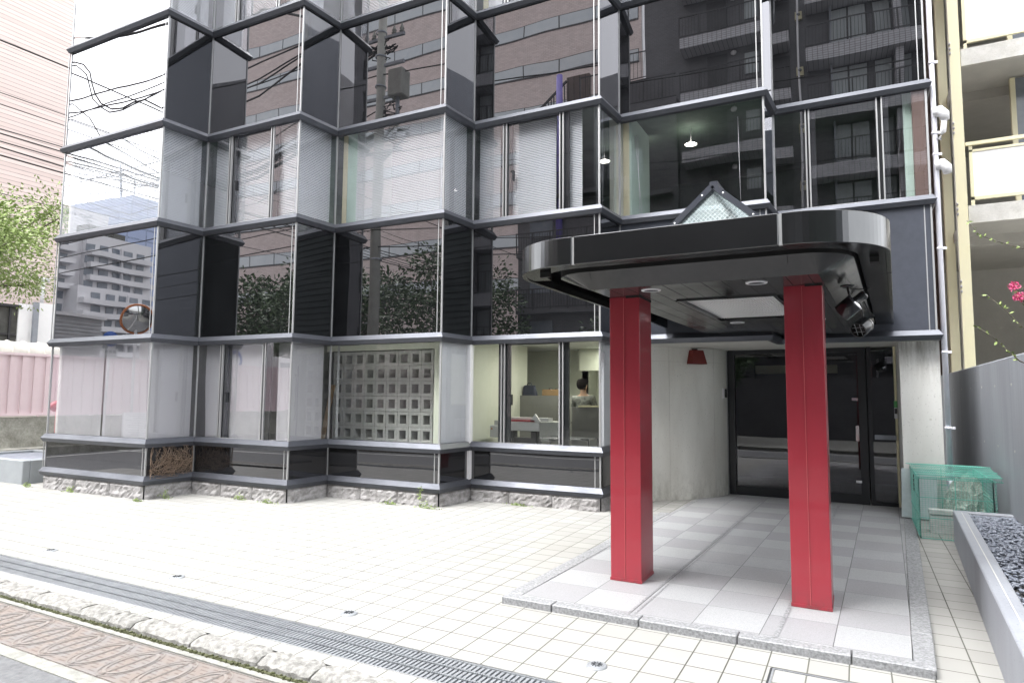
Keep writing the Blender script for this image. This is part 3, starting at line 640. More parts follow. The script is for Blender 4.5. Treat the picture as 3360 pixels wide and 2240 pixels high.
bl(3, .08, .06, S1 + .06, L1 - .02, .0135, tilt=68, wave=.02)
bl(4, .05, 2.0, S1 + .06, L1 - .02, .0135, tilt=62)
# rough granite plinth stones
def plinth(a, b):
    g = MB(); d = Vector((b[0] - a[0], b[1] - a[1])); L = d.length; d.normalize(); n = Vector((d.y, -d.x)); nx = max(6, int(L / .045)); nz = 6
    vs = []
    for i in range(nx + 1):
        for k in range(nz + 1):
            u = L * i / nx; zz = -0.06 + .245 * k / nz; e = (i in (0, nx)) or k == nz
            bulge = 0.0 if e else .012 + .022 * rnd.random() + (.012 if k < 3 else 0)
            p = Vector(a) + d * u + n * (.012 + bulge); vs.append((p.x, p.y, zz))
    m_ = nz + 1; g.add(vs, [(i * m_ + k, (i + 1) * m_ + k, (i + 1) * m_ + k + 1, i * m_ + k + 1) for i in range(nx) for k in range(nz)])
    q = [Vector(a) + n * .012, Vector(b) + n * .012, Vector(b) - n * .15, Vector(a) - n * .15]
    g.prism([(v.x, v.y) for v in q], .184, .186); g.prism([(v.x, v.y) for v in q], -.06, -.05)
    return g.build('plinth_stone', M['rock'], bld)
for i in range(8):
    a, b = GV[i], GV[i + 1]; L = dist(a, b)
    cuts = [0, L] if i % 2 else ([0, .93, 1.85, L] if i == 0 else [0, .68, 1.38, L])
    for c0, c1 in zip(cuts, cuts[1:]): plinth(along(a, b, c0 + .003), along(a, b, c1 - .003))
MB().prism([(p[0], p[1] + .03) for p in [(-12.3, 6.3)] + GV[1:9]] + [(-3.2, 12), (-12.3, 12)], -.05, .20).build('foundation', M['sash'], bld)
MB().seg((-12.28, 11.5), (-12.336, 6.32), .1, -.05, .2, 0).build('plinth_stone', M['rock'], bld)
# entrance recess: soffit, curved concrete wall, door, pillar
MB().prism([(-3.1, 9.55), (-1.0, 9.55), (-.95, 10.3), (.94, 10.32), (.94, 11.6), (-3.1, 11.6)], L1 - .062, L1 - .03).build('recess_soffit', M['ceilc'], bld)
cw = [(-3.16, 9.42), (-3.0, 9.78), (-2.77, 10.06), (-2.60, 10.235), (-2.33, 10.52), (-2.154, 10.76), (-2.05, 10.93), (-1.985, 11.08), (-1.945, 11.22), (-1.93, 11.35)]
def smooth_line(p, k=4):
    out = []
    for i in range(len(p) - 1):
        a, b, c, d = p[max(i - 1, 0)], p[i], p[i + 1], p[min(i + 2, len(p) - 1)]
        for j in range(k):
            u = j / k; out.append(tuple(.5 * (2 * b[q] + (c[q] - a[q]) * u + (2 * a[q] - 5 * b[q] + 4 * c[q] - d[q]) * u * u + (3 * b[q] - a[q] - 3 * c[q] + d[q]) * u ** 3) for q in (0, 1)))
    return out + [p[-1]]
cw0 = cw; cw = smooth_line(cw)
g = MB(); back = [(-3.30, 9.6), (-3.3, 11.5), (-1.93, 11.5)]; g.prism(cw[::-1] + back, -.02, L1 - .035)
wallc = g.build('curved_wall', M['concrete'], bld); cw = cw0
g = MB()
for (i, f, z) in ((4, .3, 1.78), (5, .5, 1.76), (4, .5, .92), (5, .6, .93), (6, .8, .6), (3, .5, 2.3)):
    q = lerp(cw[i], cw[i + 1], f); e = Vector((cw[i + 1][0] - cw[i][0], cw[i + 1][1] - cw[i][1])).normalized(); nn = (e.y, -e.x, 0)
    g.lathe((q[0] + nn[0] * .001, q[1] + nn[1] * .001, z), [(0, .0), (.009, .0), (.013, .004), (.014, -.002)], 12, nn)
g.build('tie_hole', M['ceilc'], wallc)
g = MB()
for zz in (1.55 + .6,):
    cw = smooth_line(cw0)
    for i in range(len(cw) - 1):
        e = Vector((cw[i + 1][0] - cw[i][0], cw[i + 1][1] - cw[i][1])).normalized(); nn = Vector((e.y, -e.x)) * .0015
        g.beam((cw[i][0] + nn.x, cw[i][1] + nn.y, zz), (cw[i + 1][0] + nn.x, cw[i + 1][1] + nn.y, zz), .003, .004)
cw = cw0
for i in (3, 6):
    g.beam((cw[i][0] + .001, cw[i][1] - .002, 0), (cw[i][0] + .001, cw[i][1] - .002, L1 - .05), .004, .004)
g.build('form_joint', M['ceilc'], wallc)
# door screen
MB().box(-1.935, 11.33, 0, -1.915, 11.36, L1 - .03).build('door_edge', M['mullion'], bld)
DT = L1 - .05
dr = MB()
dr.box(-1.90, 11.34, 0, -1.80, 11.44, DT).box(-1.80, 11.35, DT - .08, .08, 11.43, DT).box(-1.80, 11.35, 0.004, .08, 11.43, .15).box(.02, 11.34, 0, .13, 11.44, DT)
dr.build('door_frame', M['sash'], bld)
pane((-1.80, 11.39), (.02, 11.39), .15, DT - .08, M['door_glass'], 'door_pane')
sd = MB().box(.145, 11.345, 0.004, .20, 11.44, DT).box(.20, 11.36, 0.004, .50, 11.43, .06).build('side_door', M['sash'], bld)
pane((.20, 11.40), (.50, 11.40), .06, DT, M['door_glass'], 'side_pane', parent=sd)
MB().box(.22, 11.33, .98, .50, 11.36, 1.05).build('push_bar', M['greysteel'], sd)
MB().box(.50, 11.30, 0, .53, 11.44, DT).build('door_jamb', M['creamcol'], bld)
MB().box(-.03, 11.31, .95, .015, 11.35, 1.18).build('door_handle', M['chrome'], bld)
MB().box(-.07, 11.33, 1.56, .015, 11.35, 1.60).build('upper_lock', M['chrome'], bld)
MB().box(-.05, 11.33, .32, .03, 11.35, .36).build('lower_lock', M['chrome'], bld)
# lobby behind the door
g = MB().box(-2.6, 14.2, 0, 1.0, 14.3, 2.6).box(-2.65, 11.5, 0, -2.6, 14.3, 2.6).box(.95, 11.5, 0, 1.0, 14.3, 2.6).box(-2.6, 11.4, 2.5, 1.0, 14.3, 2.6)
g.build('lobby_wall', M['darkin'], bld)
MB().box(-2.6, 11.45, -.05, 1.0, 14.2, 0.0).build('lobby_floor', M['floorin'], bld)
MB().box(-1.7, 13.2, 2.05, -.3, 13.5, 2.2).build('lobby_glow_bar', M['creamcol'], bld)  # cream bar standing in for the glow of light inside the lobby
# pillar
pil = MB().box(.535, 10.44, -.05, 1.005, 11.6, L1 - .03).build('entrance_pillar', M['pillar'], bld)
g = MB()
for (x, z) in ((.66, 1.32), (.87, 1.32), (.66, .45), (.87, .45)): g.lathe((x, 10.439, z), [(0, 0), (.010, 0), (.015, .002), (.016, -.002)], 14, (0, -1, 0))
g.box(.535, 10.4385, 1.985, 1.005, 10.44, 1.988).build('tie_hole', M['ceilc'], pil)

for o in [o for o in bld.children if o.name.split('.')[0] in ('door_edge', 'door_frame', 'door_pane', 'side_door', 'door_handle', 'upper_lock', 'lower_lock')]:
    for q in [o] + list(o.children):
        for v in q.data.vertices: v.co.y += -.045 * (v.co.x + ROOT[bld.name][0] + .7)
# things fixed round the entrance
t_ = thing('wall_lamp', (-2.28, 10.50, 2.1), 'dark red trapezoid wall lamp on the curved concrete wall', 'wall lamp')
e = Vector((.18, .24)).normalized(); n_ = Vector((e.y, -e.x)); c_ = Vector((-2.28, 10.575)); g = MB()
vs = []
for (z, w, d0) in ((2.115, .155, .13), (2.335, .105, .10)):
    for (u, v) in ((-w, .0), (w, .0), (w, d0), (-w, d0)):
        p = c_ + e * u + n_ * v; vs.append((p.x, p.y, z))
g.add(vs, [(0, 1, 5, 4), (1, 2, 6, 5), (2, 3, 7, 6), (3, 0, 4, 7), (4, 5, 6, 7), (3, 2, 1, 0)]); g.build('lamp_shade', M['redmatte'], t_, bevel=.004)
p = c_ + n_ * .02; MB().box(p.x - .04, p.y - .03, 2.33, p.x + .04, p.y + .03, 2.36).build('bracket', M['lamp_metal'], t_)
t_ = thing('intercom', (-1.97, 11.15, 1.55), 'small pale grey intercom box at the left edge of the glass door', 'intercom')
MB().box(-2.0, 11.16, 1.575, -1.925, 11.20, 1.74).build('case', M['white'], t_, bevel=.006)
MB().box(-1.925, 11.17, 1.59, -1.895, 11.24, 1.73).build('reader', M['lamp_metal'], t_)
t_ = thing('card_reader', (.51, 11.2, 1.3), 'green and white card reader on the jamb beside the pillar', 'card reader')
MB().box(.485, 11.22, 1.30, .525, 11.27, 1.56).build('case', M['white'], t_, bevel=.004)
MB().box(.482, 11.215, 1.46, .526, 11.22, 1.56).build('green_label', mat('label_green', (.10, .36, .12), .5), t_)
MB().box(.487, 11.214, 1.37, .52, 11.22, 1.45).build('display', M['sash'], t_)
t_ = thing('drainpipe', (1.06, 10.33, 0), 'white drainpipe running full height beside the concrete pillar', 'drainpipe')
MB().tube([(1.055, 10.36, .55), (1.055, 10.36, 12)], .034, 12).build('pipe', M['pipe'], t_)
MB().tube([(1.055, 10.36, .0), (1.055, 10.36, .55)], .04, 12).build('pipe', M['greysteel'], t_)
for z in (1.2, 2.2, 3.6, 4.9, 5.2, 6.2, 8.4):
    MB().tube([(1.055, 10.36, z), (1.055, 10.36, z + .03)], .041, 12).box(1.05, 10.34, z, 1.13, 10.37, z + .03).build('clamp', M['pipe'], t_)
for z, k, lab in ((5.36, 1, 'white duct cowl on the wall just below the third floor band'), (4.62, 0, 'white vent hood at the right edge of the building near the drainpipe')):
    t_ = thing('vent_cowl', (1.12, 10.35, z), lab, 'vent cowl')
    MB().tube([(1.05, 10.33, z + .13), (1.12, 10.31, z + .14), (1.17, 10.30, z + .08), (1.18, 10.30, z - .0)], [.07, .075, .065, .05], 14).build('cowl', M['white'], t_)
    if k: MB().tube([(1.17, 10.30, z + .02), (1.15, 10.31, z - .16), (1.10, 10.33, z - .25)], .035, 10).build('duct', M['white'], t_)

# ------------------------------------------------------------------ canopy
CX0, CX1, CY0, CY1 = -2.57, .215, 4.60, 10.24
can = thing('entrance_canopy', (-1.1, 7.4, 2.6), 'black metal entrance canopy with rounded corners on two red columns', 'canopy')
ZB, ZT, CR = 2.60, 2.818, .58
out = rrect(CX0, CY0, CX1, CY1, CR, n=16)
inn = rrect(CX0 + .235, CY0 + .235, CX1 - .235, CY1, CR - .2, n=16)
def path_piece(pts, th, z0, z1):
    g = MB(); nn = len(pts); o_ = [Vector(p) for p in pts]; q = []
    for i in range(nn):
        d = (o_[min(i + 1, nn - 1)] - o_[max(i - 1, 0)]).normalized(); q.append(o_[i] + Vector((-d.y, d.x)) * th)
    vs = [(p.x, p.y, z) for z in (z0, z1) for p in o_] + [(p.x, p.y, z) for z in (z0, z1) for p in q]
    fs = []
    for i in range(nn - 1):
        fs += [(i, i + 1, nn + i + 1, nn + i), (2 * nn + i + 1, 2 * nn + i, 3 * nn + i, 3 * nn + i + 1), (i + 1, i, 2 * nn + i, 2 * nn + i + 1), (nn + i, nn + i + 1, 3 * nn + i + 1, 3 * nn + i)]
    fs += [(0, nn, 3 * nn, 2 * nn), (nn - 1, 2 * nn + nn - 1, 3 * nn + nn - 1, 2 * nn - 1)]
    g.add(vs, fs, False); return g
front = [p for p in out]
# fascia panels: left side+corner, front, right corner, right side
lc = [(CX0, CY1)] + [(CX0, y) for y in (8, 6.5)] + arc(CX0 + CR, CY0 + CR, CR, 180, 270, 22) + [(-1.915, CY0)]
rc = [(-.405, CY0)] + arc(CX1 - CR, CY0 + CR, CR, 270, 360, 22) + [(CX1, y) for y in (6.0,)]
for pts in (lc, [(-1.895, CY0), (-1.2, CY0), (-.43, CY0)], rc, [(CX1, 6.02), (CX1, 8), (CX1, CY1)]):
    path_piece(pts, .035, ZB, ZT).build('fascia_panel', M['black_metal'], can, bevel=.004)
for x in (-1.905, -.4175): MB().box(x - .011, CY0 + .008, ZB, x + .011, CY0 + .03, ZT - .004).build('fascia_joint', M['mullion'], can)
# flat lip under the fascia, slot, sloping soffit, board ceiling
def ring(o, i, z0, z1):
    g = MB(); n = len(o); g.add([(p[0], p[1], z0) for p in o] + [(p[0], p[1], z1) for p in i], [(k, (k + 1) % n, n + (k + 1) % n, n + k) for k in range(n - 1) if k != n - 2 or True]); return g
o2 = rrect(CX0 + .03, CY0 + .03, CX1 - .03, CY1, CR - .03, n=16); i2 = rrect(CX0 + .20, CY0 + .20, CX1 - .20, CY1, CR - .17, n=16)
ring(o2, i2, ZB + .008, ZB + .008).build('lip', M['black_metal'], can)
ring(i2, i2, ZB + .008, ZB + .13).build('lip_return', M['black_metal'], can)
s0 = rrect(CX0 + .30, CY0 + .33, CX1 - .23, CY1, CR - .25, n=16)
ring(s0, s0, ZB + .0, ZB + .13).build('slot_wall', M['void'], can)
MB().prism(i2, ZB + .13, ZB + .14).build('slot_top', M['void'], can)
IX0, IX1, IY0, ZC = -1.96, -.235, 5.09, 2.475
n_ = len(s0)
i3 = [(min(max(p[0], IX0), IX1), max(p[1], IY0)) for p in s0]
ring(s0, i3, ZB, ZC).build('soffit', M['soffit'], can)
for x in (-1.905, -.4175): MB().beam((x, 4.935, ZB - .002), (x - .02, IY0 + .01, ZC - .001), .006, .006).build('soffit_joint', M['void'], can)
g = MB(); x = IX0
PX0, PX1, PY0, PY1 = -1.45, -.665, 5.98, 7.70
while x < IX1 - .01:
    x1 = min(x + .1505, IX1)
    segs = [(IY0, CY1)]
    if x1 > PX0 and x < PX1: segs = [(IY0, PY0), (PY1, CY1)]
    for a, b in segs: g.box(max(x, IX0) + .0025, a, ZC, x1 - .0025, b, ZC + .012)
    x = x1
g.build('ceiling_board', M['soffit'], can)
g = MB().box(IX0, IY0, ZC + .014, PX0, CY1, ZC + .02).box(PX1, IY0, ZC + .014, IX1, CY1, ZC + .02).box(PX0, IY0, ZC + .014, PX1, PY0, ZC + .02).box(PX0, PY1, ZC + .014, PX1, CY1, ZC + .02)
g.build('ceiling_backing', M['void'], can)
g = MB().box(PX0 - .03, PY0 - .03, ZC - .012, PX1 + .03, PY0, ZC + .03).box(PX0 - .03, PY1, ZC - .012, PX1 + .03, PY1 + .03, ZC + .03).box(PX0 - .03, PY0, ZC - .012, PX0, PY1, ZC + .03).box(PX1, PY0, ZC - .012, PX1 + .03, PY1, ZC + .03)
g.build('light_frame', M['black_metal'], can)
g = MB().quad((PX0, PY0, ZC + .03), (PX1, PY0, ZC + .03), (PX1, PY1, ZC + .03), (PX0, PY1, ZC + .03))
lp = g.build('light_panel', M['diffuser'], can)
g = MB(); k = 30
for i in range(k): x = PX0 + (PX1 - PX0) * (i + .5) / k; g.box(x - .0015, PY0, ZC + .012, x + .0015, PY1, ZC + .03)
for i in range(44): y = PY0 + (PY1 - PY0) * (i + .5) / 44; g.box(PX0, y - .001, ZC + .02, PX1, y + .001, ZC + .03)
g.build('louvre', M['diffuser'], lp)
for (x, y) in ((-1.51, 5.30), (-.685, 5.29), (-1.34, 8.05), (-.5, 8.05)):
    r = MB().lathe((x, y, ZC - .006), [(.058, .0), (.078, .0), (.080, .006), (.08, .012)], 28).build('downlight', M['white'], can)
    MB().lathe((x, y, ZC - .003), [(0, .006), (.055, .004), (.058, .0)], 24).build('reflector', M['steel'], r)
# canopy roof and skylight
g = MB(); rf = rrect(CX0 + .02, CY0 + .02, CX1 - .02, CY1, CR, n=12)
g.box(CX0 + .6, CY0 + .6, ZT - .0602, PX0 - .33, CY1, ZT - .03).box(PX1 + .33, CY0 + .6, ZT - .06, CX1 - .6, CY1, ZT - .03).box(CX0 + .05, CY0 + .5, ZT - .061, CX0 + .6, CY1, ZT - .031).box(CX1 - .6, CY0 + .5, ZT - .061, CX1 - .05, CY1, ZT - .031)
g.box(PX0 - .33, CY0 + .04, ZT - .06, PX1 + .33, 5.98, ZT - .03).box(PX0 - .33, 7.72, ZT - .06, PX1 + .33, CY1, ZT - .03).box(CX0 + .5, CY0 + .04, ZT - .062, CX1 - .5, CY0 + .6, ZT - .032)
g.build('roof_deck', M['black_metal'], can)
g = MB().box(PX0 - .001, PY0, ZC + .04, PX0 - .03, PY1, ZT).box(PX1 + .001, PY0, ZC + .04, PX1 + .03, PY1, ZT).box(PX0, PY0 - .03, ZC + .04, PX1, PY0, ZT).box(PX0, PY1, ZC + .04, PX1, PY1 + .03, ZT)
g.build('light_well', M['white'], can)
sky_ = MB(); ax, az, hb, zb_ = -1.15, 3.51, .76, ZT + .0; fy, by = 6.02, 7.72
for y in (fy, by):
    for s in (-1, 1): sky_.beam((ax + s * hb, y, zb_), (ax, y, az), .05, .095, up=(0, 1, 0))
    sky_.beam((ax - hb, y, zb_ + .02), (ax + hb, y, zb_ + .02), .05, .05)
for s in (-1, 1): sky_.beam((ax + s * hb, fy, zb_ + .02), (ax + s * hb, by, zb_ + .02), .05, .06)
sky_.beam((ax, fy, az + .015), (ax, by, az + .015), .07, .07)
for s in (-1, 1): sky_.beam((ax + s * hb, (fy + by) / 2, zb_), (ax, (fy + by) / 2, az), .03, .04, up=(0, 1, 0))
sl_ = sky_.build('skylight_frame', mat('skylight_metal', (.045, .05, .065), .4, .2), can)
g = MB().add([(ax - hb, fy + .01, zb_), (ax + hb, fy + .01, zb_), (ax, fy + .01, az - .03), (ax - hb, by, zb_), (ax + hb, by, zb_), (ax, by, az - .03)], [(0, 1, 2), (3, 5, 4), (0, 2, 5, 3), (1, 4, 5, 2)])
g.build('skylight_glass', M['wired'], sl_)
for s in (-1, 1):
    for f in (.12, .45, .8): MB().lathe((ax + s * hb * f, fy - .045, az - (az - zb_) * f), [(0, .006), (.007, .005), (.01, 0)], 10, (0, -1, 0)).build('screw_head', M['chrome'], sl_)
# columns
for (x0, x1, y0, y1) in ((-1.945, -1.672, 5.57, 5.94), (-.49, -.212, 5.56, 5.93)):
    col = MB().box(x0, y0, 0.006, x1, y1, ZC).build('column', M['red'], can, bevel=.004, seg=2)
    xm = (x0 + x1) / 2 - .005
    MB().box(xm - .004, y0 - .006, .03, xm + .0, y0 + .002, ZC - .01).build('seam_strip', M['redline'], col)  # column seam with its thin highlight painted in lighter red
    MB().box(x0 - .004, y0 - .004, .006, x1 + .004, y1 + .004, .03).build('base_trim', M['red'], col)
    MB().box(xm + .02, y0 - .0045, ZC - .012, x1 + .004, y1, ZC - .001).build('top_gap', M['void'], col)
# small stub under left fascia and bolt box on right lip
MB().box(-2.29, 4.82, ZB - .035, -2.21, 4.86, ZB + .01).build('drain_stub', M['void'], can); MB().box(.08, 5.30, ZB - .03, .14, 5.42, ZB + .01).build('drain_stub', M['void'], can)

for o in [o for o in can.children if not o.name.startswith('column')]:
    for q in [o] + list(o.children):
        for v in q.data.vertices:
            wx = v.co.x + ROOT[can.name][0]; v.co.x += (.022 + (wx + 2.57) / 2.785 * .025) * (v.co.y + ROOT[can.name][1] - 4.6)
def spot(p, lab, aim, facing_mesh=False, drop=.13):
    t_ = thing('spotlight', p, lab, 'spotlight', None); P = Vector(p)
    MB().lathe(P, [(0, .0), (.052, .0), (.055, -.012), (.03, -.022), (0, -.024)], 20).build('mount', M['lamp_metal'], t_)
    q = P + Vector((.03, -.0, -drop)); MB().tube([P + Vector((0, 0, -.02)), P + Vector((.01, 0, -.07)), q], .009, 8).build('arm', M['lamp_metal'], t_)
    A_ = Vector(aim).normalized(); h = MB(); c = q + Vector((0, 0, -.03))
    h.lathe(c, [(0, -.13), (.028, -.13), (.036, -.12), (.037, -.04), (.070, -.03), (.074, -.02), (.074, .11), (.070, .115), (.064, .11), (.064, .06)], 24, A_)
    hd = h.build('lamp_head', M['lamp_metal'], t_)
    r = MB().lathe(c, [(.037, -.041), (.075, -.029), (.075, -.022)], 24, A_); r.build('rim', M['chrome'], hd)
    MB().tube([c - A_ * .13, c - A_ * .15 + Vector((.02, 0, .03)), q + Vector((.05, 0, .09)), P + Vector((.03, 0, -.03))], .005, 6).build('cord', M['cable'], t_)
    if facing_mesh:
        u = A_.cross(Vector((0, 0, 1))).normalized(); v = A_.cross(u); g = MB(); cc = c + A_ * .10
        for k in (-.022, .022): g.beam(cc + u * k - v * .055, cc + u * k + v * .055, .004); g.beam(cc + v * k - u * .055, cc + v * k + u * .055, .004)
        g.build('grille', M['steel'], hd)
        MB().lathe(c, [(0, .055), (.057, .056)], 20, A_).build('lens', M['void'], hd)
spot((-.04, 5.95, 2.512), 'black spotlight nearer the right red column under the canopy', (-.75, .15, -.62))
spot((.05, 6.85, 2.535), 'smaller looking spotlight with grille behind the first, under the canopy', (-.45, -.75, -.45), True, .24)
# ------------------------------------------------------------------ inside the office
t_ = thing('block_screen', (-7.0, 8.65, .8), 'screen of grey hollow concrete blocks stacked behind the glass', 'block screen')
proto = None
for r_ in range(6):
    for c in range(9):
        x = -8.02 + .2325 * c; z = 2.315 - .2485 * (r_ + 1); y = 8.58 + rnd.uniform(-.004, .004)
        if proto is None:
            g = MB(); W_, H_, D_, q = .229, .245, .19, .052
            g.box(x, y, z, x + W_, y + D_, z + q).box(x, y, z + H_ - q, x + W_, y + D_, z + H_).box(x, y, z + q, x + q, y + D_, z + H_ - q).box(x + W_ - q, y, z + q, x + W_, y + D_, z + H_ - q)
            proto = g.build('block', M['blockc'], t_, bevel=.004); px_, pz_, py_ = x, z, y
        else:
            o = proto.copy(); COL.objects.link(o); o.parent = t_; o.location = (x - px_, y - py_, z - pz_); ROOT[o.name] = ROOT[t_.name]
t_ = thing('lintel_board', (-7.0, 8.5, 2.30), 'pale board above the block screen', 'board')
MB().box(-8.1, 8.50, 2.325, -5.7, 8.56, 2.42).build('board', M['wallin'], t_)
t_ = thing('cardboard_sheet', (-7.95, 8.2, .9), 'tall narrow cardboard sheet leaning beside the block screen', 'cardboard')
MB().beam((-7.96, 8.30, .85), (-7.90, 8.45, 1.75), .10, .01).build('sheet', M['card'], t_)
t_ = thing('scroll_stand', (-5.75, 8.5, .8), 'dark wrought iron scroll stand at the right end of the block screen', 'stand')
g = MB()
for k in range(3):
    zc = 1.25 + .28 * k
    for s in (-1, 1): g.tube([(-5.72 + s * (.02 + .06 * math.sin(a * .5)), 8.5, zc + .14 * math.cos(a * .5) * (1 if s > 0 else 1)) for a in range(13)], .008, 5)
g.tube([(-5.80, 8.5, .3), (-5.80, 8.5, 2.1)], .012, 6); g.build('scrolls', M['sash'], t_)
t_ = thing('paper_cutter', (-4.8, 9.9, .27), 'white flatbed cutting machine with a red strip behind the window', 'machine')
MB().box(-5.30, 9.60, 1.02, -4.56, 10.05, 1.17).build('body', M['white'], t_, bevel=.01)
MB().box(-4.56, 9.62, .86, -4.17, 10.0, 1.18).build('end_box', mat('machine_grey', (.46, .47, .45), .5), t_, bevel=.01)
MB().box(-5.46, 9.58, .90, -5.24, 10.0, 1.10).box(-5.40, 9.62, 1.10, -5.24, 9.95, 1.18).build('side_box', M['white'], t_, bevel=.01)
MB().box(-5.2, 9.66, 1.17, -4.42, 9.84, 1.235).build('rear_bed', M['white'], t_)
MB().box(-5.2, 9.60, 1.171, -4.64, 9.64, 1.20).build('red_guard', mat('red_guard', (.55, .10, .12), .5), t_)
MB().add([(-4.72, 9.6, 1.18), (-4.54, 9.6, 1.18), (-4.63, 9.6, 1.30), (-4.72, 9.64, 1.18), (-4.54, 9.64, 1.18), (-4.63, 9.64, 1.30)], [(0, 1, 2), (3, 5, 4), (0, 2, 5, 3), (1, 4, 5, 2), (0, 3, 4, 1)]).build('handle_bracket', M['white'], t_)
MB().box(-5.2, 9.7, .27, -5.1, 9.9, 1.02).box(-4.75, 9.7, .27, -4.65, 9.9, 1.02).box(-5.1, 9.75, .7, -4.7, 9.85, .9).build('leg', M['sash'], t_)
MB().add([(-5.44, 9.578, 1.03), (-5.40, 9.578, 1.03), (-5.42, 9.578, 1.065)], [(0, 1, 2)]).build('warning_triangle', M['orange'], t_)
t_ = thing('counter', (-4.8, 11.2, .27), 'grey office counter with a lower step on the right, behind the machine', 'counter')
MB().box(-5.62, 11.0, .27, -4.78, 11.35, 1.60).build('tall_cabinet', M['greyin'], t_)
MB().box(-4.78, 11.02, .27, -4.30, 11.35, 1.60).build('middle_cabinet', mat('cabinet_light', (.30, .30, .28), .6), t_)
MB().box(-4.16, 10.02, .27, -3.3, 10.16, 1.415).build('low_cabinet', M['greyin'], t_)
MB().box(-4.04, 10.0, 1.415, -3.3, 10.18, 1.44).build('top_board', M['creamcol'], t_)
MB().box(-6.0, 11.0, .27, -5.62, 11.3, 1.42).build('low_cabinet', M['greyin'], t_)
t_ = thing('shopping_bag', (-5.45, 11.1, 1.60), 'dark navy bag standing on the tall counter', 'bag')
MB().add([(-5.60, 11.05, 1.60), (-5.34, 11.05, 1.60), (-5.34, 11.2, 1.60), (-5.60, 11.2, 1.60), (-5.585, 11.07, 1.78), (-5.36, 11.07, 1.77), (-5.37, 11.15, 1.79), (-5.58, 11.16, 1.80)], [(0, 1, 5, 4), (1, 2, 6, 5), (2, 3, 7, 6), (3, 0, 4, 7), (4, 5, 6, 7)]).build('body', M['navy'], t_, bevel=.01)
MB().tube([(-5.52, 11.1, 1.79), (-5.50, 11.1, 1.83), (-5.44, 11.1, 1.83), (-5.42, 11.1, 1.79)], .008, 6).build('handle', M['navy'], t_)
t_ = thing('cardboard_box', (-5.0, 11.1, 1.60), 'open cardboard box on the counter between the bag and the person', 'box')
MB().box(-5.17, 11.02, 1.60, -4.79, 11.22, 1.715).build('box', M['card'], t_, bevel=.003)
for x in (-5.04, -4.90): MB().lathe((x, 11.1, 1.69), [(0, .05), (.03, .045), (.045, .02), (.045, 0)], 10).build('cup', M['sash'], t_)
t_ = thing('low_table', (-4.0, 9.3, .27), 'low chrome framed glass table behind the rightmost pane', 'table')
g = MB()
for (x, y) in ((-4.35, 9.2), (-3.55, 9.2), (-4.35, 9.6), (-3.55, 9.6)): g.box(x - .008, y - .008, .27, x + .008, y + .008, .95)
for a in ((-4.35, 9.2, -3.55, 9.2), (-4.35, 9.6, -3.55, 9.6), (-4.35, 9.2, -4.35, 9.6), (-3.55, 9.2, -3.55, 9.6)): g.beam((a[0], a[1], .95), (a[2], a[3], .95), .016)
g.build('frame', M['chrome'], t_); MB().box(-4.34, 9.21, .945, -3.56, 9.59, .955).build('shelf', M['darkin'], t_)
t_ = thing('ceiling_light', (-3.6, 11.0, 2.2), 'lit white tube light near the office ceiling', 'ceiling light')
MB().box(-3.95, 11.3, 2.26, -3.35, 11.42, 2.30).build('tube', M['tube'], t_); MB().box(-3.98, 11.28, 2.30, -3.33, 11.44, 2.34).build('housing', M['white'], t_)
for (x, y, z, e_, sx_, sy_) in ((-4.5, 10.2, 2.50, 15, 1.6, 1.4), (-4.2, 12.0, 2.5, 11, 1.4, 1.0)):
    l = bpy.data.lights.new('office_ceiling_lamp', 'AREA'); l.shape = 'RECTANGLE'; l.size = .10; l.size_y = sy_; l.energy = e_; l.color = (1, .99, .86)
    o = bpy.data.objects.new('office_ceiling_lamp', l); COL.objects.link(o); o.location = (x, y, z)
# person seen from behind, standing at the counter
def skin_fig(name, pts, edges, rad, m, parent, sub=2, root=0):
    me = bpy.data.meshes.new(name); ro = root_loc(parent)
    me.from_pydata([(p[0] - ro[0], p[1] - ro[1], p[2] - ro[2]) for p in pts], edges, [])
    me.materials.append(m); o = bpy.data.objects.new(name, me); COL.objects.link(o); o.parent = parent
    md = o.modifiers.new('skin', 'SKIN'); md.use_smooth_shade = True
    lay = me.skin_vertices[0] if len(me.skin_vertices) else None
    if lay is None:
        b = bmesh.new(); b.from_mesh(me); b.verts.layers.skin.verify(); b.to_mesh(me); b.free(); lay = me.skin_vertices[0]
    for i, r in enumerate(rad):
        lay.data[i].radius = (r, r) if not isinstance(r, tuple) else r; lay.data[i].use_root = (i == root)
    s_ = o.modifiers.new('sub', 'SUBSURF'); s_.levels = sub; s_.render_levels = sub
    ROOT[o.name] = ro; return o
PX, PY, FZ = -4.12, 10.45, .27
per = thing('person', (PX, PY, FZ), 'person with short black hair and patterned shirt seen from behind at the counter', 'person')
body = [(PX, PY, FZ + .86), (PX, PY, FZ + 1.02), (PX, PY, FZ + 1.18), (PX, PY + .01, FZ + 1.28), (PX, PY + .0, FZ + 1.36), (PX - .005, PY - .01, FZ + 1.42), (PX - .01, PY - .0, FZ + 1.49), (PX - .012, PY, FZ + 1.555),
        (PX - .09, PY, FZ + .80), (PX - .095, PY, FZ + .45), (PX - .10, PY + .01, FZ + .08), (PX - .10, PY + .12, FZ + .03), (PX + .09, PY, FZ + .80), (PX + .095, PY, FZ + .45), (PX + .10, PY + .01, FZ + .08), (PX + .10, PY + .12, FZ + .03),
        (PX - .155, PY + .0, FZ + 1.28), (PX - .20, PY + .06, FZ + 1.04), (PX - .14, PY + .26, FZ + 1.10), (PX - .13, PY + .33, FZ + 1.13), (PX + .155, PY, FZ + 1.28), (PX + .20, PY + .06, FZ + 1.04), (PX + .14, PY + .26, FZ + 1.10), (PX + .13, PY + .33, FZ + 1.13)]
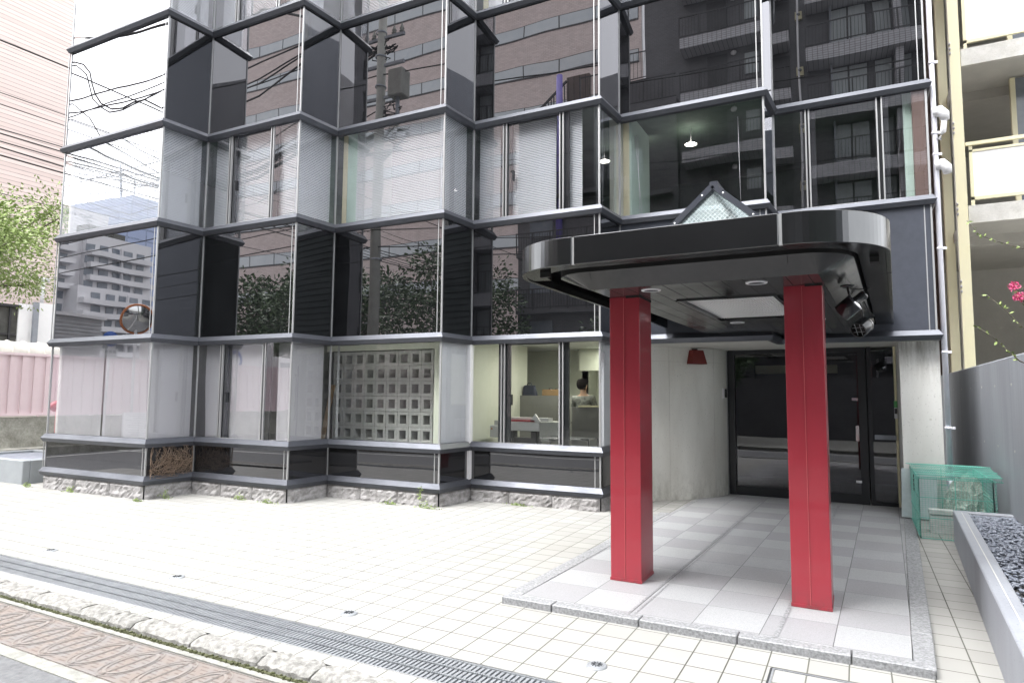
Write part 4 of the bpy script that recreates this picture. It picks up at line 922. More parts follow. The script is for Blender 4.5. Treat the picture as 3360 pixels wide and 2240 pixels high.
be = [(0, 1), (1, 2), (2, 3), (3, 4), (4, 5), (5, 6), (6, 7), (0, 8), (8, 9), (9, 10), (10, 11), (0, 12), (12, 13), (13, 14), (14, 15), (3, 16), (16, 17), (17, 18), (18, 19), (3, 20), (20, 21), (21, 22), (22, 23)]
br = [(.13, .10), (.115, .09), (.13, .095), (.11, .08), .05, .05, .085, .075, .08, .055, .038, .035, .08, .055, .038, .035, .055, .042, .033, .03, .055, .042, .033, .03]
skin_fig('body', body, be, br, M['skin'], per)
sh = body[:4] + [(PX, PY, FZ + 1.33), body[16], (PX - .195, PY + .04, FZ + 1.12), body[20], (PX + .195, PY + .04, FZ + 1.12)]
skin_fig('shirt', sh, [(0, 1), (1, 2), (2, 3), (3, 4), (3, 5), (5, 6), (3, 7), (7, 8)], [(.15, .12), (.14, .11), (.155, .115), (.14, .10), .065, .075, .062, .075, .062], M['shirt'], per)
tr_ = [body[0], body[8], body[9], body[10], body[12], body[13], body[14]]
skin_fig('trousers', tr_, [(0, 1), (1, 2), (2, 3), (0, 4), (4, 5), (5, 6)], [(.145, .12), .09, .068, .05, .09, .068, .05], M['trousers'], per)
skin_fig('hair', [(PX - .0, PY - .05, FZ + 1.43), (PX - .0, PY - .03, FZ + 1.53), (PX - .02, PY + .01, FZ + 1.585), (PX + .055, PY - .01, FZ + 1.50), (PX - .075, PY + .0, FZ + 1.515)], [(0, 1), (1, 2), (1, 3), (1, 4)], [.10, .13, .10, .10, .09], M['hair'], per)
for k in range(8):
    s = -1 if k < 4 else 1; j = k % 4
    MB().tube([(PX + s * (.125 + .012 * j), PY + .35, FZ + 1.135), (PX + s * (.12 + .013 * j), PY + .385 - .004 * j, FZ + 1.135), (PX + s * (.115 + .013 * j), PY + .405, FZ + 1.12)], [.009, .008, .006], 6).build('finger', M['skin'], per)
# pendant lamps and blind cords upstairs
for (x, z, lab) in ((-3.459, 6.10 - .0, 'lit pendant lamp at the left of the dark upstairs window'), (-2.481, 6.11, 'lit pendant lamp in the middle of the dark upstairs window')):
    y = 11.5; z = 1.59 + (z - 1.59) * .9217; k_ = .9217
    t_ = thing('pendant_lamp', (x * k_, y * k_, z - .03), lab, 'pendant lamp')
    x *= k_; y = 10.6
    MB().lathe((x, y, z - .02), [(0, .03), (.05, .022), (.095, .0), (.05, -.018), (0, -.024)], 20).build('shade', M['glow'], t_)
    MB().tube([(x, y, z), (x, y, 6.01)], .006, 5).build('cord', M['white'], t_)
for (x0, x1, zz, lab) in ((-3.2, -1.1, 5.35, 'a'), ):
    t_ = thing('blind_cord', (-2.93, 9.75, 4.35), 'thin blind cords hanging in the dark upstairs window', 'cord')
    g = MB()
    for (x, xb) in ((-2.93, -2.9), (-2.97, -2.86), (-1.42, -1.40)): g.tube([(x, 9.75, 5.7), (xb, 9.75, 4.30)], .004, 4)
    g.build('cord', M['white'], t_)
# dried vine behind the low corner glass
t_ = thing('dried_vine', (-9.63, 6.75, .3), 'tangle of dried brown vines filling the lowest glass panel at the left corner', 'dried plant'); g = MB()
for k in range(150):
    y = rnd.uniform(6.36, 7.06); z = rnd.uniform(.29, .5); pts = []; an = rnd.uniform(0, 3.1)
    for j in range(7):
        pts.append((-9.59 + rnd.uniform(0, .035), min(7.07, max(6.36, y)), min(.765, max(.285, z)))); y += .06 * math.cos(an); z += .06 * math.sin(an); an += rnd.uniform(-.7, .7)
    g.tube(pts, rnd.uniform(.0015, .0035), 3, cap=False)
g.build('stems', M['vine'], t_)

# ------------------------------------------------------------------ right side: planter, wall, cage, neighbour
pl = lambda y: .909 + (y - 8.827) * .0495
t_ = thing('planter', (1.15, 6, 0), 'long grey rendered planter bed along the right edge', 'planter')
ZP = .357
g = MB().prism([(pl(-2), -2), (pl(-2) + .125, -2), (pl(8.77) + .135, 8.77), (pl(8.9), 8.9)], -.2, ZP)
g.build('side_kerb', M['greywall'], t_, bevel=.008)
MB().prism([(pl(8.9), 8.9), (pl(8.77) + .135, 8.77), (1.45, 8.77), (1.45, 8.9)], -.2, ZP - .001).build('end_kerb', M['greywall'], t_, bevel=.008)
g = MB().prism([(pl(-2) + .06, -2), (pl(-2) + .066, -2), (pl(8.77) + .075, 8.77), (pl(8.77) + .069, 8.77)], ZP, ZP + .001); g.build('rebate_line', M['ceilc'], t_)
MB().prism([(pl(-2) + .1, -2), (1.45, -2), (1.45, 8.78), (pl(8.77) + .1, 8.78)], .1, .30).build('soil', M['soil'], t_)
g = MB()
for i in range(3600):
    y = 8.74 - (rnd.random() ** 1.6) * 5.2; x = rnd.uniform(pl(y) + .14, 1.44); z = .30 + rnd.random() * .035
    a, b, c = rnd.uniform(.016, .030), rnd.uniform(.013, .02), rnd.uniform(.008, .013)
    m4 = Matrix.Rotation(rnd.uniform(0, 6.28), 3, 'Z') @ Matrix.Rotation(rnd.uniform(-.35, .35), 3, 'X'); vs = []
    for (h, r) in ((-1, 0), (-.5, .86), (.5, .86), (1, 0)):
        for k in range(6 if r else 1):
            an = k * math.pi / 3 + (.3 if h > 0 else 0); v = m4 @ Vector((a * r * math.cos(an), b * r * math.sin(an), c * h)); vs.append((x + v.x, y + v.y, z + v.z))
    g.add(vs, [(0, 2, 1), (0, 3, 2), (0, 4, 3), (0, 5, 4), (0, 6, 5), (0, 1, 6)] + [(1 + k, 1 + (k + 1) % 6, 7 + (k + 1) % 6, 7 + k) for k in range(6)] + [(7 + k, 7 + (k + 1) % 6, 13) for k in range(6)], True)
tag(g.build('pebbles', M['pebble']), 'dark blue grey pebbles filling the planter', 'pebbles')['kind'] = 'stuff'
t_ = thing('boundary_wall', (1.6, 8, 0), 'tall smooth grey boundary wall at the right edge', 'wall')
MB().box(1.45, -3, -.2, 1.60, 16.5, 2.05).build('wall_body', M['greywall'], t_, bevel=.012)
g = MB()
for i in range(14):
    y = 3 + i * .93
    for z in (1.75, 1.05): g.lathe((1.4495, y, z), [(0, .0), (.010, .0), (.014, .002), (.015, -.002)], 10, (-1, 0, 0))
g.build('tie_hole', M['ceilc'], t_)
# wire cage with lid
cg = thing('wire_cage', (.8, 9.6, 0), 'green coated wire mesh cage with lid beside the pillar', 'cage')
X0, X1, Y0, Y1, ZC_ = .60, 1.30, 8.95, 10.35, .70
def mesh_panel(a, b, z0, z1, nx, nz, r=.0010, fr=.004):
    g = MB()
    for i in range(nx + 1):
        p = lerp(a, b, i / nx); g.beam((p[0], p[1], z0), (p[0], p[1], z1), r * 2)
    for i in range(nz + 1):
        z = z0 + (z1 - z0) * i / nz; g.beam((a[0], a[1], z), (b[0], b[1], z), r * 2)
    for (p, q) in (((a[0], a[1], z0), (b[0], b[1], z0)), ((a[0], a[1], z1), (b[0], b[1], z1)), ((a[0], a[1], z0), (a[0], a[1], z1)), ((b[0], b[1], z0), (b[0], b[1], z1)),
                   ((a[0], a[1], (2 * z0 + z1) / 3), (b[0], b[1], (2 * z0 + z1) / 3)), ((a[0], a[1], (z0 + 2 * z1) / 3), (b[0], b[1], (z0 + 2 * z1) / 3)), (tuple(lerp(a, b, .5)) + (z0,), tuple(lerp(a, b, .5)) + (z1,))): g.beam(p, q, fr * 2)
    return g
mesh_panel((X0, Y0), (X1, Y0), .01, ZC_, 24, 30).build('front_panel', M['cage'], cg)
mesh_panel((X1, Y1), (X0, Y1), .01, ZC_, 20, 14).build('back_panel', M['cage'], cg)
mesh_panel((X0, Y1), (X0, Y0), .01, ZC_, 28, 18).build('side_panel', M['cage'], cg)
mesh_panel((X1, Y0), (X1, Y1), .01, ZC_, 28, 18).build('side_panel', M['cage'], cg)
g = MB()
for (x, y) in ((X0, Y0), (X1, Y0)):
    g.tube([(x + (.02 if x > 1 else -.008) + .014 * math.cos(a * 1.9), y - .008 + .014 * math.sin(a * 1.9), .02 + a * .0095) for a in range(72)], .003, 4)
g.build('spiral_hinge', M['cage'], cg)
g = MB(); zl = ZC_ + .03
for i in range(46):
    y = Y0 - .03 + (Y1 - Y0) * i / 45; 
for i in range(44):
    x = X0 - .03 + (X1 - X0 + .1) * i / 43
    g.tube([(x, Y0 - .04, zl - .045), (x, Y0 - .03, zl), (x, (Y0 + Y1) / 2, zl + .05), (x, Y1, zl)], .0028, 4)
for y, z in ((Y0 - .035, zl - .045), (Y0 - .03, zl), (Y0 + .12, zl + .012), (Y0 + .3, zl + .025), ((Y0 + Y1) / 2, zl + .05), (Y1 - .3, zl + .02), (Y1, zl)): g.tube([(X0 - .05, y, z), (X1 + .09, y, z)], .004, 5)
for i in range(18): y = Y0 + (Y1 - Y0) * i / 17; g.tube([(X0 - .03, y, zl + .05 - abs(y - (Y0 + Y1) / 2) * .07), (X1 + .07, y, zl + .05 - abs(y - (Y0 + Y1) / 2) * .07)], .0016, 4)
g.build('lid', M['cage'], cg)
g = MB(); 
for k in range(4): g.tube([(X0 - .045, Y0 + .05 + .01 * math.cos(a), zl - .03 - .05 * k + .02 * math.sin(a)) for a in (0, 1.2, 2.4, 3.6, 4.8, 6.2)], .004, 5)
g.build('padlock_chain', M['cable'], cg)
def blob(name, c, rad, m, lab, cat, seed=1, jag=.25, n=3, stuff=False):
    b = bmesh.new(); bmesh.ops.create_icosphere(b, subdivisions=n, radius=1); r2 = random.Random(seed); g = MB()
    for v in b.verts:
        k = 1 + r2.uniform(-jag, jag); v.co = Vector((c[0] + v.co.x * rad[0] * k, c[1] + v.co.y * rad[1] * k, max(c[2] - rad[2] * .0, c[2] + v.co.z * rad[2] * k)))
    g.add([tuple(v.co) for v in b.verts], [tuple(v.index for v in f.verts) for f in b.faces]); b.free()
    o = g.build(name, m); tag(o, lab, cat); return o
blob('folded_net', (1.16, 9.8, .02), (.26, .34, .62), M['net'], 'heap of tangled pale net inside the wire cage', 'net', 3, .12, 4)
t_ = MB().box(.73, 9.35, 0, .98, 9.50, .10).box(.73, 9.35, .10, .98, 9.38, .22).box(.73, 9.47, .10, .98, 9.50, .22).box(.73, 9.38, .10, .77, 9.47, .22).box(.94, 9.38, .10, .98, 9.47, .22).box(.72, 9.34, .225, .97, 9.50, .28).build('concrete_block', M['blockc'], bevel=.006)
tag(t_, 'hollow concrete block with a brick on it inside the wire cage', 'block')
t_ = MB().beam((.68, 10.28, .02), (.70, 10.32, .66), .40, .006).build('frosted_sheet', M['sheet']); tag(t_, 'frosted plastic sheet standing at the back left of the cage', 'sheet')
blob('stone', (1.0, 9.28, .03), (.05, .035, .04), M['kerb'], 'small pale stone beside the block in the cage', 'stone', 5, .1, 2)

# neighbour with yellow frames
nb = thing('apartment_block', (5, 16, 0), 'cream yellow framed apartment block with white balcony panels beyond the grey wall', 'building')
for (x0, x1, y0) in ((1.70, 1.865, 13.9),): MB().box(x0, y0, -.2, x1, y0 + .16, 24).build('corner_post', M['yellow'], nb)
for (x0, x1, y0) in ((1.74, 1.90, 16.0), (1.78, 1.94, 18.4)): MB().box(x0, y0, -.2, x1, y0 + .25, 24).build('post', M['yellow'], nb)
MB().box(1.9, 19.6, -.2, 12, 19.75, 24).build('wall', M['ceilc'], nb)
MB().box(1.88, 16.3, -.2, 12, 16.6, 1.9).build('wall', M['slabc'], nb)
for k in range(-1, 6):
    zt = 5.05 + 2.92 * k
    MB().box(1.88, 13.95, zt - .32, 12, 14.05, zt).build('slab_edge', M['slabc'], nb)
    MB().box(1.88, 14.05, zt - .26, 12, 19.6, zt - .04).build('balcony_slab', M['ceilc'], nb)
    MB().box(1.95, 15.4, zt - .44, 12, 15.6, zt - .26).build('beam', M['ceilc'], nb)
    if k < 0: continue
    g = MB().box(1.98, 13.97, zt + .16, 3.4, 13.985, zt + .98).box(3.5, 13.97, zt + .16, 5.0, 13.985, zt + .98); g.build('balcony_panel', M['whitepanel'], nb)
    g = MB()
    for (x0, x1) in ((1.93, 3.45), (3.45, 5.05)):
        g.box(x0, 13.955, zt + .10, x1, 14.0, zt + .155).box(x0, 13.955, zt + .98, x1, 14.0, zt + 1.02).box(x0, 13.955, zt, x0 + .05, 14.0, zt + 1.12)
    g.box(1.88, 13.93, zt + 1.10, 6, 14.0, zt + 1.16); g.build('railing', M['yellow'], nb)
    MB().box(2.75, 14.9, zt + .0, 2.83, 15.0, zt + 2.6).box(2.83, 14.93, zt + 1.0, 4.0, 14.97, zt + 1.06).build('window_frame', M['yellow'], nb)
    MB().box(2.83, 14.95, zt + .05, 4.4, 14.96, zt + 2.6).build('window', M['aptwin'], nb)
g = MB()
for z in (3.5, 4.9, 6.4, 7.9): 
    for k in range(3): g.lathe((1.72, 13.88, z + k * .09), [(0, .03), (.02, .025), (.03, 0)], 8, (-1, 0, 0))
g.build('bolt', M['white'], nb)
sw = thing('brown_building', (1.6, 20, 0), 'narrow strip of brown tiled building between the drainpipe and the yellow post', 'building')
MB().box(1.62, 16.2, -.2, 1.66, 30, 24).box(1.18, 16.6, -.2, 1.62, 30, 24).build('wall', M['brown'], sw)
MB().box(1.30, 16.4, -.2, 1.36, 16.6, 24).build('corner_strip', M['sash'], sw)
# flowering branches
fl = thing('flowering_shrub', (1.5, 6.5, 1.9), 'thin arching branches with small leaves and one pink flower cluster over the wall', 'shrub')
stems = [[(1.42, 6.5, 2.72), (1.23, 6.5, 2.80), (1.05, 6.5, 2.884), (.944, 6.5, 2.944), (.86, 6.5, 3.077)], [(1.30, 6.5, 2.05), (1.2, 6.5, 2.158), (1.074, 6.5, 2.329), (.972, 6.5, 2.443)], [(1.16, 6.5, 1.90), (1.105, 6.5, 1.967), (.996, 6.5, 2.095), (.883, 6.5, 2.195)], [(1.32, 6.52, 2.1), (1.24, 6.5, 2.3), (1.19, 6.5, 2.42), (1.165, 6.5, 2.50)]]
stems = [[(1.62, 6.5, 1.6)] + s for s in stems[1:2]] + [[(1.6, 6.5, 2.0)] + stems[0]] + [[(1.5, 6.5, 1.7)] + s for s in stems[2:]]
g = MB(); lf = MB(); fw = MB()
def leafquad(m_, p, d, L, w):
    d = Vector(d).normalized(); s = d.cross(Vector((rnd.uniform(-1, 1), rnd.uniform(-1, 1), rnd.uniform(-1, 1)))).normalized() * w; p = Vector(p)
    m_.add([p, p + d * L * .5 + s, p + d * L, p + d * L * .5 - s], [(0, 1, 2, 3)])
for s in stems:
    g.tube(s, [.006, .005, .004, .003, .002, .002][:len(s)], 5)
    for a, b in zip(s[1:], s[2:]):
        for k in range(7):
            p = Vector(a).lerp(Vector(b), rnd.random()); leafquad(lf, p, (rnd.uniform(-1, 1), rnd.uniform(-.5, .5), rnd.uniform(-.6, .8)), rnd.uniform(.02, .045), rnd.uniform(.006, .012))
for k in range(260):
    c = ((1.150, 6.48, 2.50), (1.175, 6.48, 2.41))[k % 2]; v = Vector((rnd.gauss(0, 1), rnd.gauss(0, 1), rnd.gauss(0, 1))).normalized() * rnd.uniform(.015, .042)
    leafquad(fw, Vector(c) + v, (rnd.uniform(-1, 1), rnd.uniform(-1, 1), rnd.uniform(-1, 1)), .016, .007)
g.build('stem', M['bark'], fl); lf.build('leaves', M['leaf'], fl); fw.build('flower_cluster', M['flower'], fl)

# weeds along the plinth
def weed(x, y, h, w, lab, n=60):
    z = gz(x, y); t_ = thing('weed', (x, y, z), lab, 'weed'); g = MB(); st_ = MB()
    for k in range(n):
        bx = x + rnd.gauss(0, w * .4); by = y + rnd.uniform(-.03, .02); hz = abs(rnd.gauss(0, .45)) * h * max(.15, 1 - abs(bx - x) / w)
        if k % 5 == 0: st_.tube([(x, y, z), ((x + bx) / 2, by, z + hz * .6), (bx, by, z + hz)], .002, 3)
        leafquad(g, (bx, by, z + hz + .004), (rnd.uniform(-1, 1), rnd.uniform(-1, .2), rnd.uniform(-.1, .9)), rnd.uniform(.018, .04), rnd.uniform(.006, .012))
    g.build('leaves', M['leaf'], t_); st_.build('stems', M['leaf'], t_)
for a in ((-12.62, 6.18, .10, .16, 'clump of weeds at the far left corner of the stone plinth'), (-11.35, 6.2, .11, .20, 'weed growing at the plinth, second from the left corner'), (-9.62, 6.2, .05, .12, 'low flat weed just left of the first plinth corner'),
          (-9.45, 6.55, .20, .15, 'taller upright weed right of the first plinth corner'), (-8.35, 7.02, .10, .15, 'weed against the second plinth length below the tinted panels'), (-7.75, 7.02, .05, .22, 'spreading low weed at the second outward corner of the plinth'),
          (-6.1, 7.80, .06, .20, 'low weed in the middle of the third plinth length'), (-5.42, 7.78, .10, .24, 'spreading weed at the base of the third outward corner'), (-4.4, 8.6, .04, .2, 'tiny weed at the foot of the fourth plinth length')):
    weed(*a)
t_ = thing('tall_weed', (-5.62, 7.84, gz(0, 7.8)), 'tall thin weed climbing the plinth near its third outward corner', 'weed'); g = MB(); s_ = MB()
s_.tube([(-5.62, 7.84, -.01), (-5.61, 7.85, .12), (-5.60, 7.85, .26)], .003, 4)
for k in range(60): leafquad(g, (-5.61 + rnd.gauss(0, .02), 7.84, rnd.uniform(.02, .27)), (rnd.uniform(-1, 1), rnd.uniform(-1, .2), rnd.uniform(-.2, .7)), .03, .009)
g.build('leaves', M['leaf'], t_); s_.build('stems', M['leaf'], t_)

# ------------------------------------------------------------------ left side across the side street
XF = -20.5
g = MB().box(XF - .35, -22, -.3, XF + .02, 45, .90).box(XF + .02, -22, -.3, XF + .55, 45, .06); rw = g.build('retaining_wall', M['mossy']); tag(rw, 'stained mossy concrete retaining wall under the pink fence', 'wall')
fe = thing('pink_fence', (XF, 10, .9), 'pale pink ribbed steel fence on the retaining wall', 'fence')
g = MB(); y = -21.0
pg = 0
while y < 44:
    pan = MB(); y1 = y + 2.4; yy = y
    while yy < y1 - .01:
        w = .30
        pan.box(XF - .03, yy, 1.0, XF - .02, yy + .10, 2.60); pan.box(XF + .0, yy + .10, 1.0, XF + .015, yy + .29, 2.60)
        if -2 < yy < 16:
            for k in range(40): pan.box(XF + .015, yy + .12, 1.03 + k * .039, XF + .019, yy + .27, 1.048 + k * .039)
        pan.box(XF - .03, yy + .098, 1.0, XF + .015, yy + .104, 2.60).box(XF - .03, yy + .286, 1.0, XF + .015, yy + .292, 2.60)
        yy += w
    pan.build('panel', M['pinkfence'], fe)
    MB().box(XF - .03, y, 2.60, XF + .05, y1, 2.67).box(XF - .03, y, .93, XF + .05, y1, 1.0).build('rail', M['pinkfence'], fe)
    MB().box(XF - .06, y - .03, .85, XF - .01, y + .03, 2.67).build('post', M['pinkfence'], fe)
    y = y1
t_ = thing('barrel_cover', (XF - 1.5, 15, 2.7), 'ribbed cream barrel roof just above the pink fence', 'roof cover'); g = MB()
for i in range(0, 60):
    y0 = 2 + i * .42; vs = []
    for (yy, rr) in ((y0, .46), (y0 + .025, .50), (y0 + .05, .46), (y0 + .42, .46)):
        for k in range(9): an = R(180 * k / 8); vs.append((XF - 1.6 - rr * math.cos(an), yy, 2.62 + rr * math.sin(an)))
    g.add(vs, [(j * 9 + k, j * 9 + k + 1, (j + 1) * 9 + k + 1, (j + 1) * 9 + k) for j in range(3) for k in range(8)], True)
g.build('roof', M['dome'], t_); MB().box(XF - 2.05, 2, .5, XF - 1.15, 27, 2.62).build('wall', M['dome'], t_)
pt = thing('pink_clad_building', (-32, 20, 0), 'tall blank pale pink horizontally clad building at the left edge', 'building')
MB().box(-44, 4, 4.6, -26, 40, 60).build('wall', M['siding'], pt)
MB().box(-43.9, 4.1, 0, -26.1, 40, 4.6).build('base', M['white'], pt)
t_ = MB().box(-24.1, 11.72, 0, -24.0, 40, 4.55).build('white_wall', M['whitepanel']); tag(t_, 'plain white wall panel in front of the pink clad building', 'wall')
t_ = thing('hoarding', (-24, 10, 0), 'back of a dark framed hoarding with a grey steel post behind the fence', 'hoarding')
g = MB().box(-24.1, 7.0, 2.6, -24.05, 11.15, 4.32); g.build('board', M['darkboard'], t_)
g = MB()
for y in (7.8, 8.6, 9.4, 10.2, 10.9): g.box(-24.05, y, 2.6, -24.0, y + .06, 4.32)
g.box(-24.05, 7, 3.4, -24.01, 11.1, 3.46).box(-24.08, 7.0, 4.32, -23.95, 11.2, 4.40); g.build('batten', M['rail'], t_)
MB().box(-24.05, 11.15, 2.6, -24.0, 11.6, 4.46).build('end_panel', M['whitepanel'], t_); MB().box(-24.05, 11.55, 2.4, -23.9, 11.70, 4.55).build('steel_post', M['greysteel'], t_)
g = thing('vent_pipe', (-25, 12, 4.5), 'white twin vent pipe with a cross top above the white wall', 'vent pipe')
MB().tube([(-25, 12.3, 4.3), (-25, 12.3, 5.5)], .06, 10).build('pipe', M['white'], g); MB().tube([(-25, 12.15, 5.5), (-25, 12.5, 5.5)], .07, 10).build('cross_top', M['white'], g)
t_ = thing('street_planter', (-13.6, 6.6, 0), 'plain pale grey concrete planter box at the left end of the plinth', 'planter')
g = MB(); g.box(-15.4, 6.28, -.2, -13.02, 6.40, .385).box(-15.4, 7.55, -.2, -13.02, 7.67, .385).box(-13.14, 6.4, -.2, -13.02, 7.55, .385).box(-15.4, 6.4, -.2, -15.28, 7.55, .385); g.build('box', mat('planter_pale', (.27, .29, .305), .7, var=.05), t_, bevel=.012)
MB().box(-15.28, 6.4, .2, -13.14, 7.55, .34).build('soil', M['pebble'], t_)
t_ = thing('red_lamp_post', (-14.0, 7.6, 0), 'thin red post with a hooded red lamp at the left end of the building', 'lamp post')
MB().tube([(-13.74, 7.15, 0), (-13.62, 7.10, 1.25)], .028, 10).build('post', M['red'], t_)
MB().lathe((-13.72, 7.12, 1.32), [(0, -.20), (.05, -.19), (.085, -.13), (.10, -.02), (.105, .03), (.09, .06)], 20, Vector((-.85, -.1, -.35))).build('hood', M['red'], t_)
MB().lathe((-13.72, 7.12, 1.32), [(0, .065), (.06, .062), (.092, .045)], 20, Vector((-.85, -.1, -.35))).build('lens', M['white'], t_)

# cables
ncab = 0
def cable(pts, r, lab, cat='cable', grp='overhead cables'):
    g = MB(); g.tube(pts, r, 5); o = g.build('overhead_cable', M['cable']); tag(o, lab, cat, grp); return o
def sagline(a, b, sag, n=24): return [(a[0] + (b[0] - a[0]) * i / n, a[1] + (b[1] - a[1]) * i / n, a[2] + (b[2] - a[2]) * i / n - sag * 4 * (i / n) * (1 - i / n)) for i in range(n + 1)]
for (z8, z97, r) in ((10.5, 10.557, .022), (9.153, 9.199, .012), (8.854, 8.887, .012), (8.221, 8.334, .014), (8.109, 8.153, .018), (7.905, 7.965, .016), (7.756, 7.663, .02), (7.552, 7.543, .022), (6.588, 6.52, .012)):
    sl_p = (z97 - z8) / 1.65
    za = z8 + sl_p * (-8.6) * .25 + .3; zb = z8 + sl_p * 30 * .25 + .6
    z_at = lambda y, c=z8, s=sl_p: c + (y - 8.05) * s * .35 + .0009 * (y - 8) ** 2
    cable([(-19, y, z_at(y)) for y in range(-42, 44, 2)], r, 'black overhead cable crossing in front of the pink clad building')
for (z, r, dy) in ((12.0, .02, 0), (9.3, .016, .2), (7.4, .02, -.1), (6.8, .016, .15), (6.3, .018, 0)):
    cable(sagline((-60, -.5 + dy, z + .5), (-13.2, -.45 + dy, z), .9), r, 'overhead cable running left from the utility pole', grp='cables on the utility pole')
    cable(sagline((-13.2, -.45 + dy, z), (22, -.9 + dy, z + .2), .8), r, 'overhead cable running right from the utility pole', grp='cables on the utility pole')

for (pts, r) in (([(-29.08, 15.76), (-28.49, 15.53), (-27.94, 15.02), (-27.73, 14.5), (-27.43, 13.97), (-27.0, 13.5), (-26.29, 13.12), (-25.58, 13.04), (-24.91, 13.15), (-24.23, 13.11), (-23.11, 12.54)], .035), ([(-28.99, 15.6), (-28.2, 15.0), (-27.9, 14.4), (-27.6, 13.8), (-27.1, 13.4), (-26.4, 13.0), (-25.58, 12.96), (-24.91, 13.05)], .03),
    ([(-28.99, 16.82), (-28.09, 16.57), (-26.82, 16.23), (-25.63, 16.1), (-24.25, 16.0), (-23.1, 15.95)], .05), ([(-29.11, 14.01), (-27.34, 13.98), (-25.66, 13.93), (-24.08, 13.88), (-23.13, 13.89)], .03), ([(-29.1, 13.5), (-28.27, 13.4), (-26.31, 13.31), (-24.47, 13.25), (-23.12, 13.24)], .028),
    ([(-29.11, 11.73), (-27.19, 11.08), (-25.43, 10.48), (-23.17, 9.71)], .035), ([(-29.07, 11.37), (-27.16, 10.77), (-25.41, 10.24), (-23.15, 9.45)], .04), ([(-27.75, 11.79), (-26.42, 11.14), (-25.46, 10.75), (-24.33, 10.26), (-23.17, 9.8)], .045), ([(-29.02, 13.86), (-27.77, 13.02), (-26.63, 11.79), (-25.02, 10.98), (-23.19, 10.03)], .025),
    ([(-29.02, 13.2), (-25.6, 11.83), (-24.36, 11.11), (-23.17, 10.56)], .02), ([(-29.08, 10.55), (-26.82, 10.29), (-24.95, 10.16), (-23.19, 10.02)], .02), ([(-29.13, 10.95), (-26.53, 10.25), (-23.58, 9.51)], .022), ([(-29.12, 10.19), (-27.14, 9.66), (-25.81, 9.58), (-24.02, 9.63)], .016), ([(-29.11, 9.84), (-26.71, 9.14), (-24.81, 8.54)], .016)):
    pp = [(-45, -3.2, pts[0][1] + 1.2)] + [(x, -3.0, z) for x, z in pts] + [(-18.5, -1.9, pts[-1][1] * .98), (-13.3, -.55, min(12.9, max(9.0, pts[-1][1] + .3)))]
    q = []
    for a, b in zip(pp, pp[1:]):
        q += [tuple(a[k] + (b[k] - a[k]) * j / 3 for k in range(3)) for j in range(3)]
    cable(q + [pp[-1]], r, 'overhead cable running left from the utility pole', grp='cables on the utility pole')
# utility pole
up_ = thing('utility_pole', (-13.3, -.5, 0), 'concrete utility pole with grey transformer boxes and tangled cables on the street corner', 'utility pole')
MB().tube([(-13.3, -.5, -.2), (-13.15, -.5, 15.5)], [.19, .13], 14).build('pole', M['pole'], up_)
g = MB()
for z in (13.2, 12.3, 11.2, 9.4): g.beam((-13.9, -.5, z), (-12.3, -.5, z), .09, .09)
g.beam((-13.2, -.5, 9.0), (-12.1, -.6, 9.9), .07); g.build('cross_arm', M['greysteel'], up_)
MB().box(-12.75, -.75, 11.1, -12.2, -.25, 12.0).build('transformer', M['pole'], up_, bevel=.03)
MB().tube([(-12.5, -.5, 10.2), (-12.5, -.5, 11.1)], .07, 10).build('riser', M['greysteel'], up_)
g = MB()
for z in (14.6, 13.4, 12.6, 11.6, 10.4, 9.2, 7.2, 5.9): g.lathe((-13.2, -.5, z), [(.165, -.03), (.18, -.03), (.18, .03), (.165, .03)], 14)
for k in range(14): z = 2.5 + k * .45; g.tube([(-13.3 - .3 * (k % 2), -.5, z), (-13.3 + .3 * (1 - k % 2), -.5, z)], .012, 5)
g.build('clamp', M['greysteel'], up_)
g = MB()
for k in range(22):
    cx, cz, rr = -12.75 + rnd.uniform(-.5, .5), rnd.choice((12.9, 10.6, 10.2, 9.6)) + rnd.uniform(-.3, .3), rnd.uniform(.15, .45)
    g.tube([(cx + rr * math.cos(a), -.5 + rnd.uniform(-.05, .05), cz + rr * .8 * math.sin(a)) for a in [rnd.uniform(0, 3) + j * .5 for j in range(9)]], .018, 5)
g.build('cable_loops', M['cable'], up_)
g = MB()
for x in (-13.8, -13.5, -12.7, -12.4): g.lathe((x, -.5, 13.25), [(.03, 0), (.09, .03), (.05, .08), (.08, .12), (.05, .18), (.02, .3)], 10)
g.build('insulator', M['pole'], up_)
# convex mirror, round sign, notice board
t_ = thing('traffic_mirror', (-20.1, -.4, 0), 'round orange rimmed traffic mirror on a pale post before the pink fence', 'traffic mirror')
MB().lathe((-20.05, -.40, 3.93), [(0, .10), (.15, .093), (.30, .06), (.44, .0)], 32, (1, .25, -.32)).build('mirror_face', M['mirror'], t_)
MB().lathe((-20.05, -.40, 3.93), [(.44, .02), (.49, .02), (.50, -.02), (.46, -.06), (0, -.08)], 32, (1, .25, -.32)).build('rim', M['orange'], t_)
MB().tube([(-20.15, -.42, 0), (-20.15, -.42, 4.1)], .045, 10).build('post', M['white'], t_)
t_ = thing('round_sign', (-20.1, .42, 0), 'blue round road sign with white arrow on a pale post before the pink fence', 'road sign')
MB().lathe((-20.05, .42, 3.24), [(0, .012), (.235, .012), (.235, 0)], 28, (1, .35, 0)).build('disc', M['blue'], t_)
g = MB(); c = Vector((-20.03, .42, 3.24)); u = Vector((.35, -1, 0)).normalized(); w = Vector((0, 0, 1)); nn = Vector((1, .35, 0)).normalized() * .006
P_ = lambda a, b: tuple(c + u * a + w * b + nn)
g.add([P_(-.15, -.03), P_(.02, -.03), P_(.02, .03), P_(-.15, .03), P_(.02, -.09), P_(.17, 0), P_(.02, .09)], [(0, 1, 2, 3), (4, 5, 6)]); g.build('arrow', M['white'], t_)
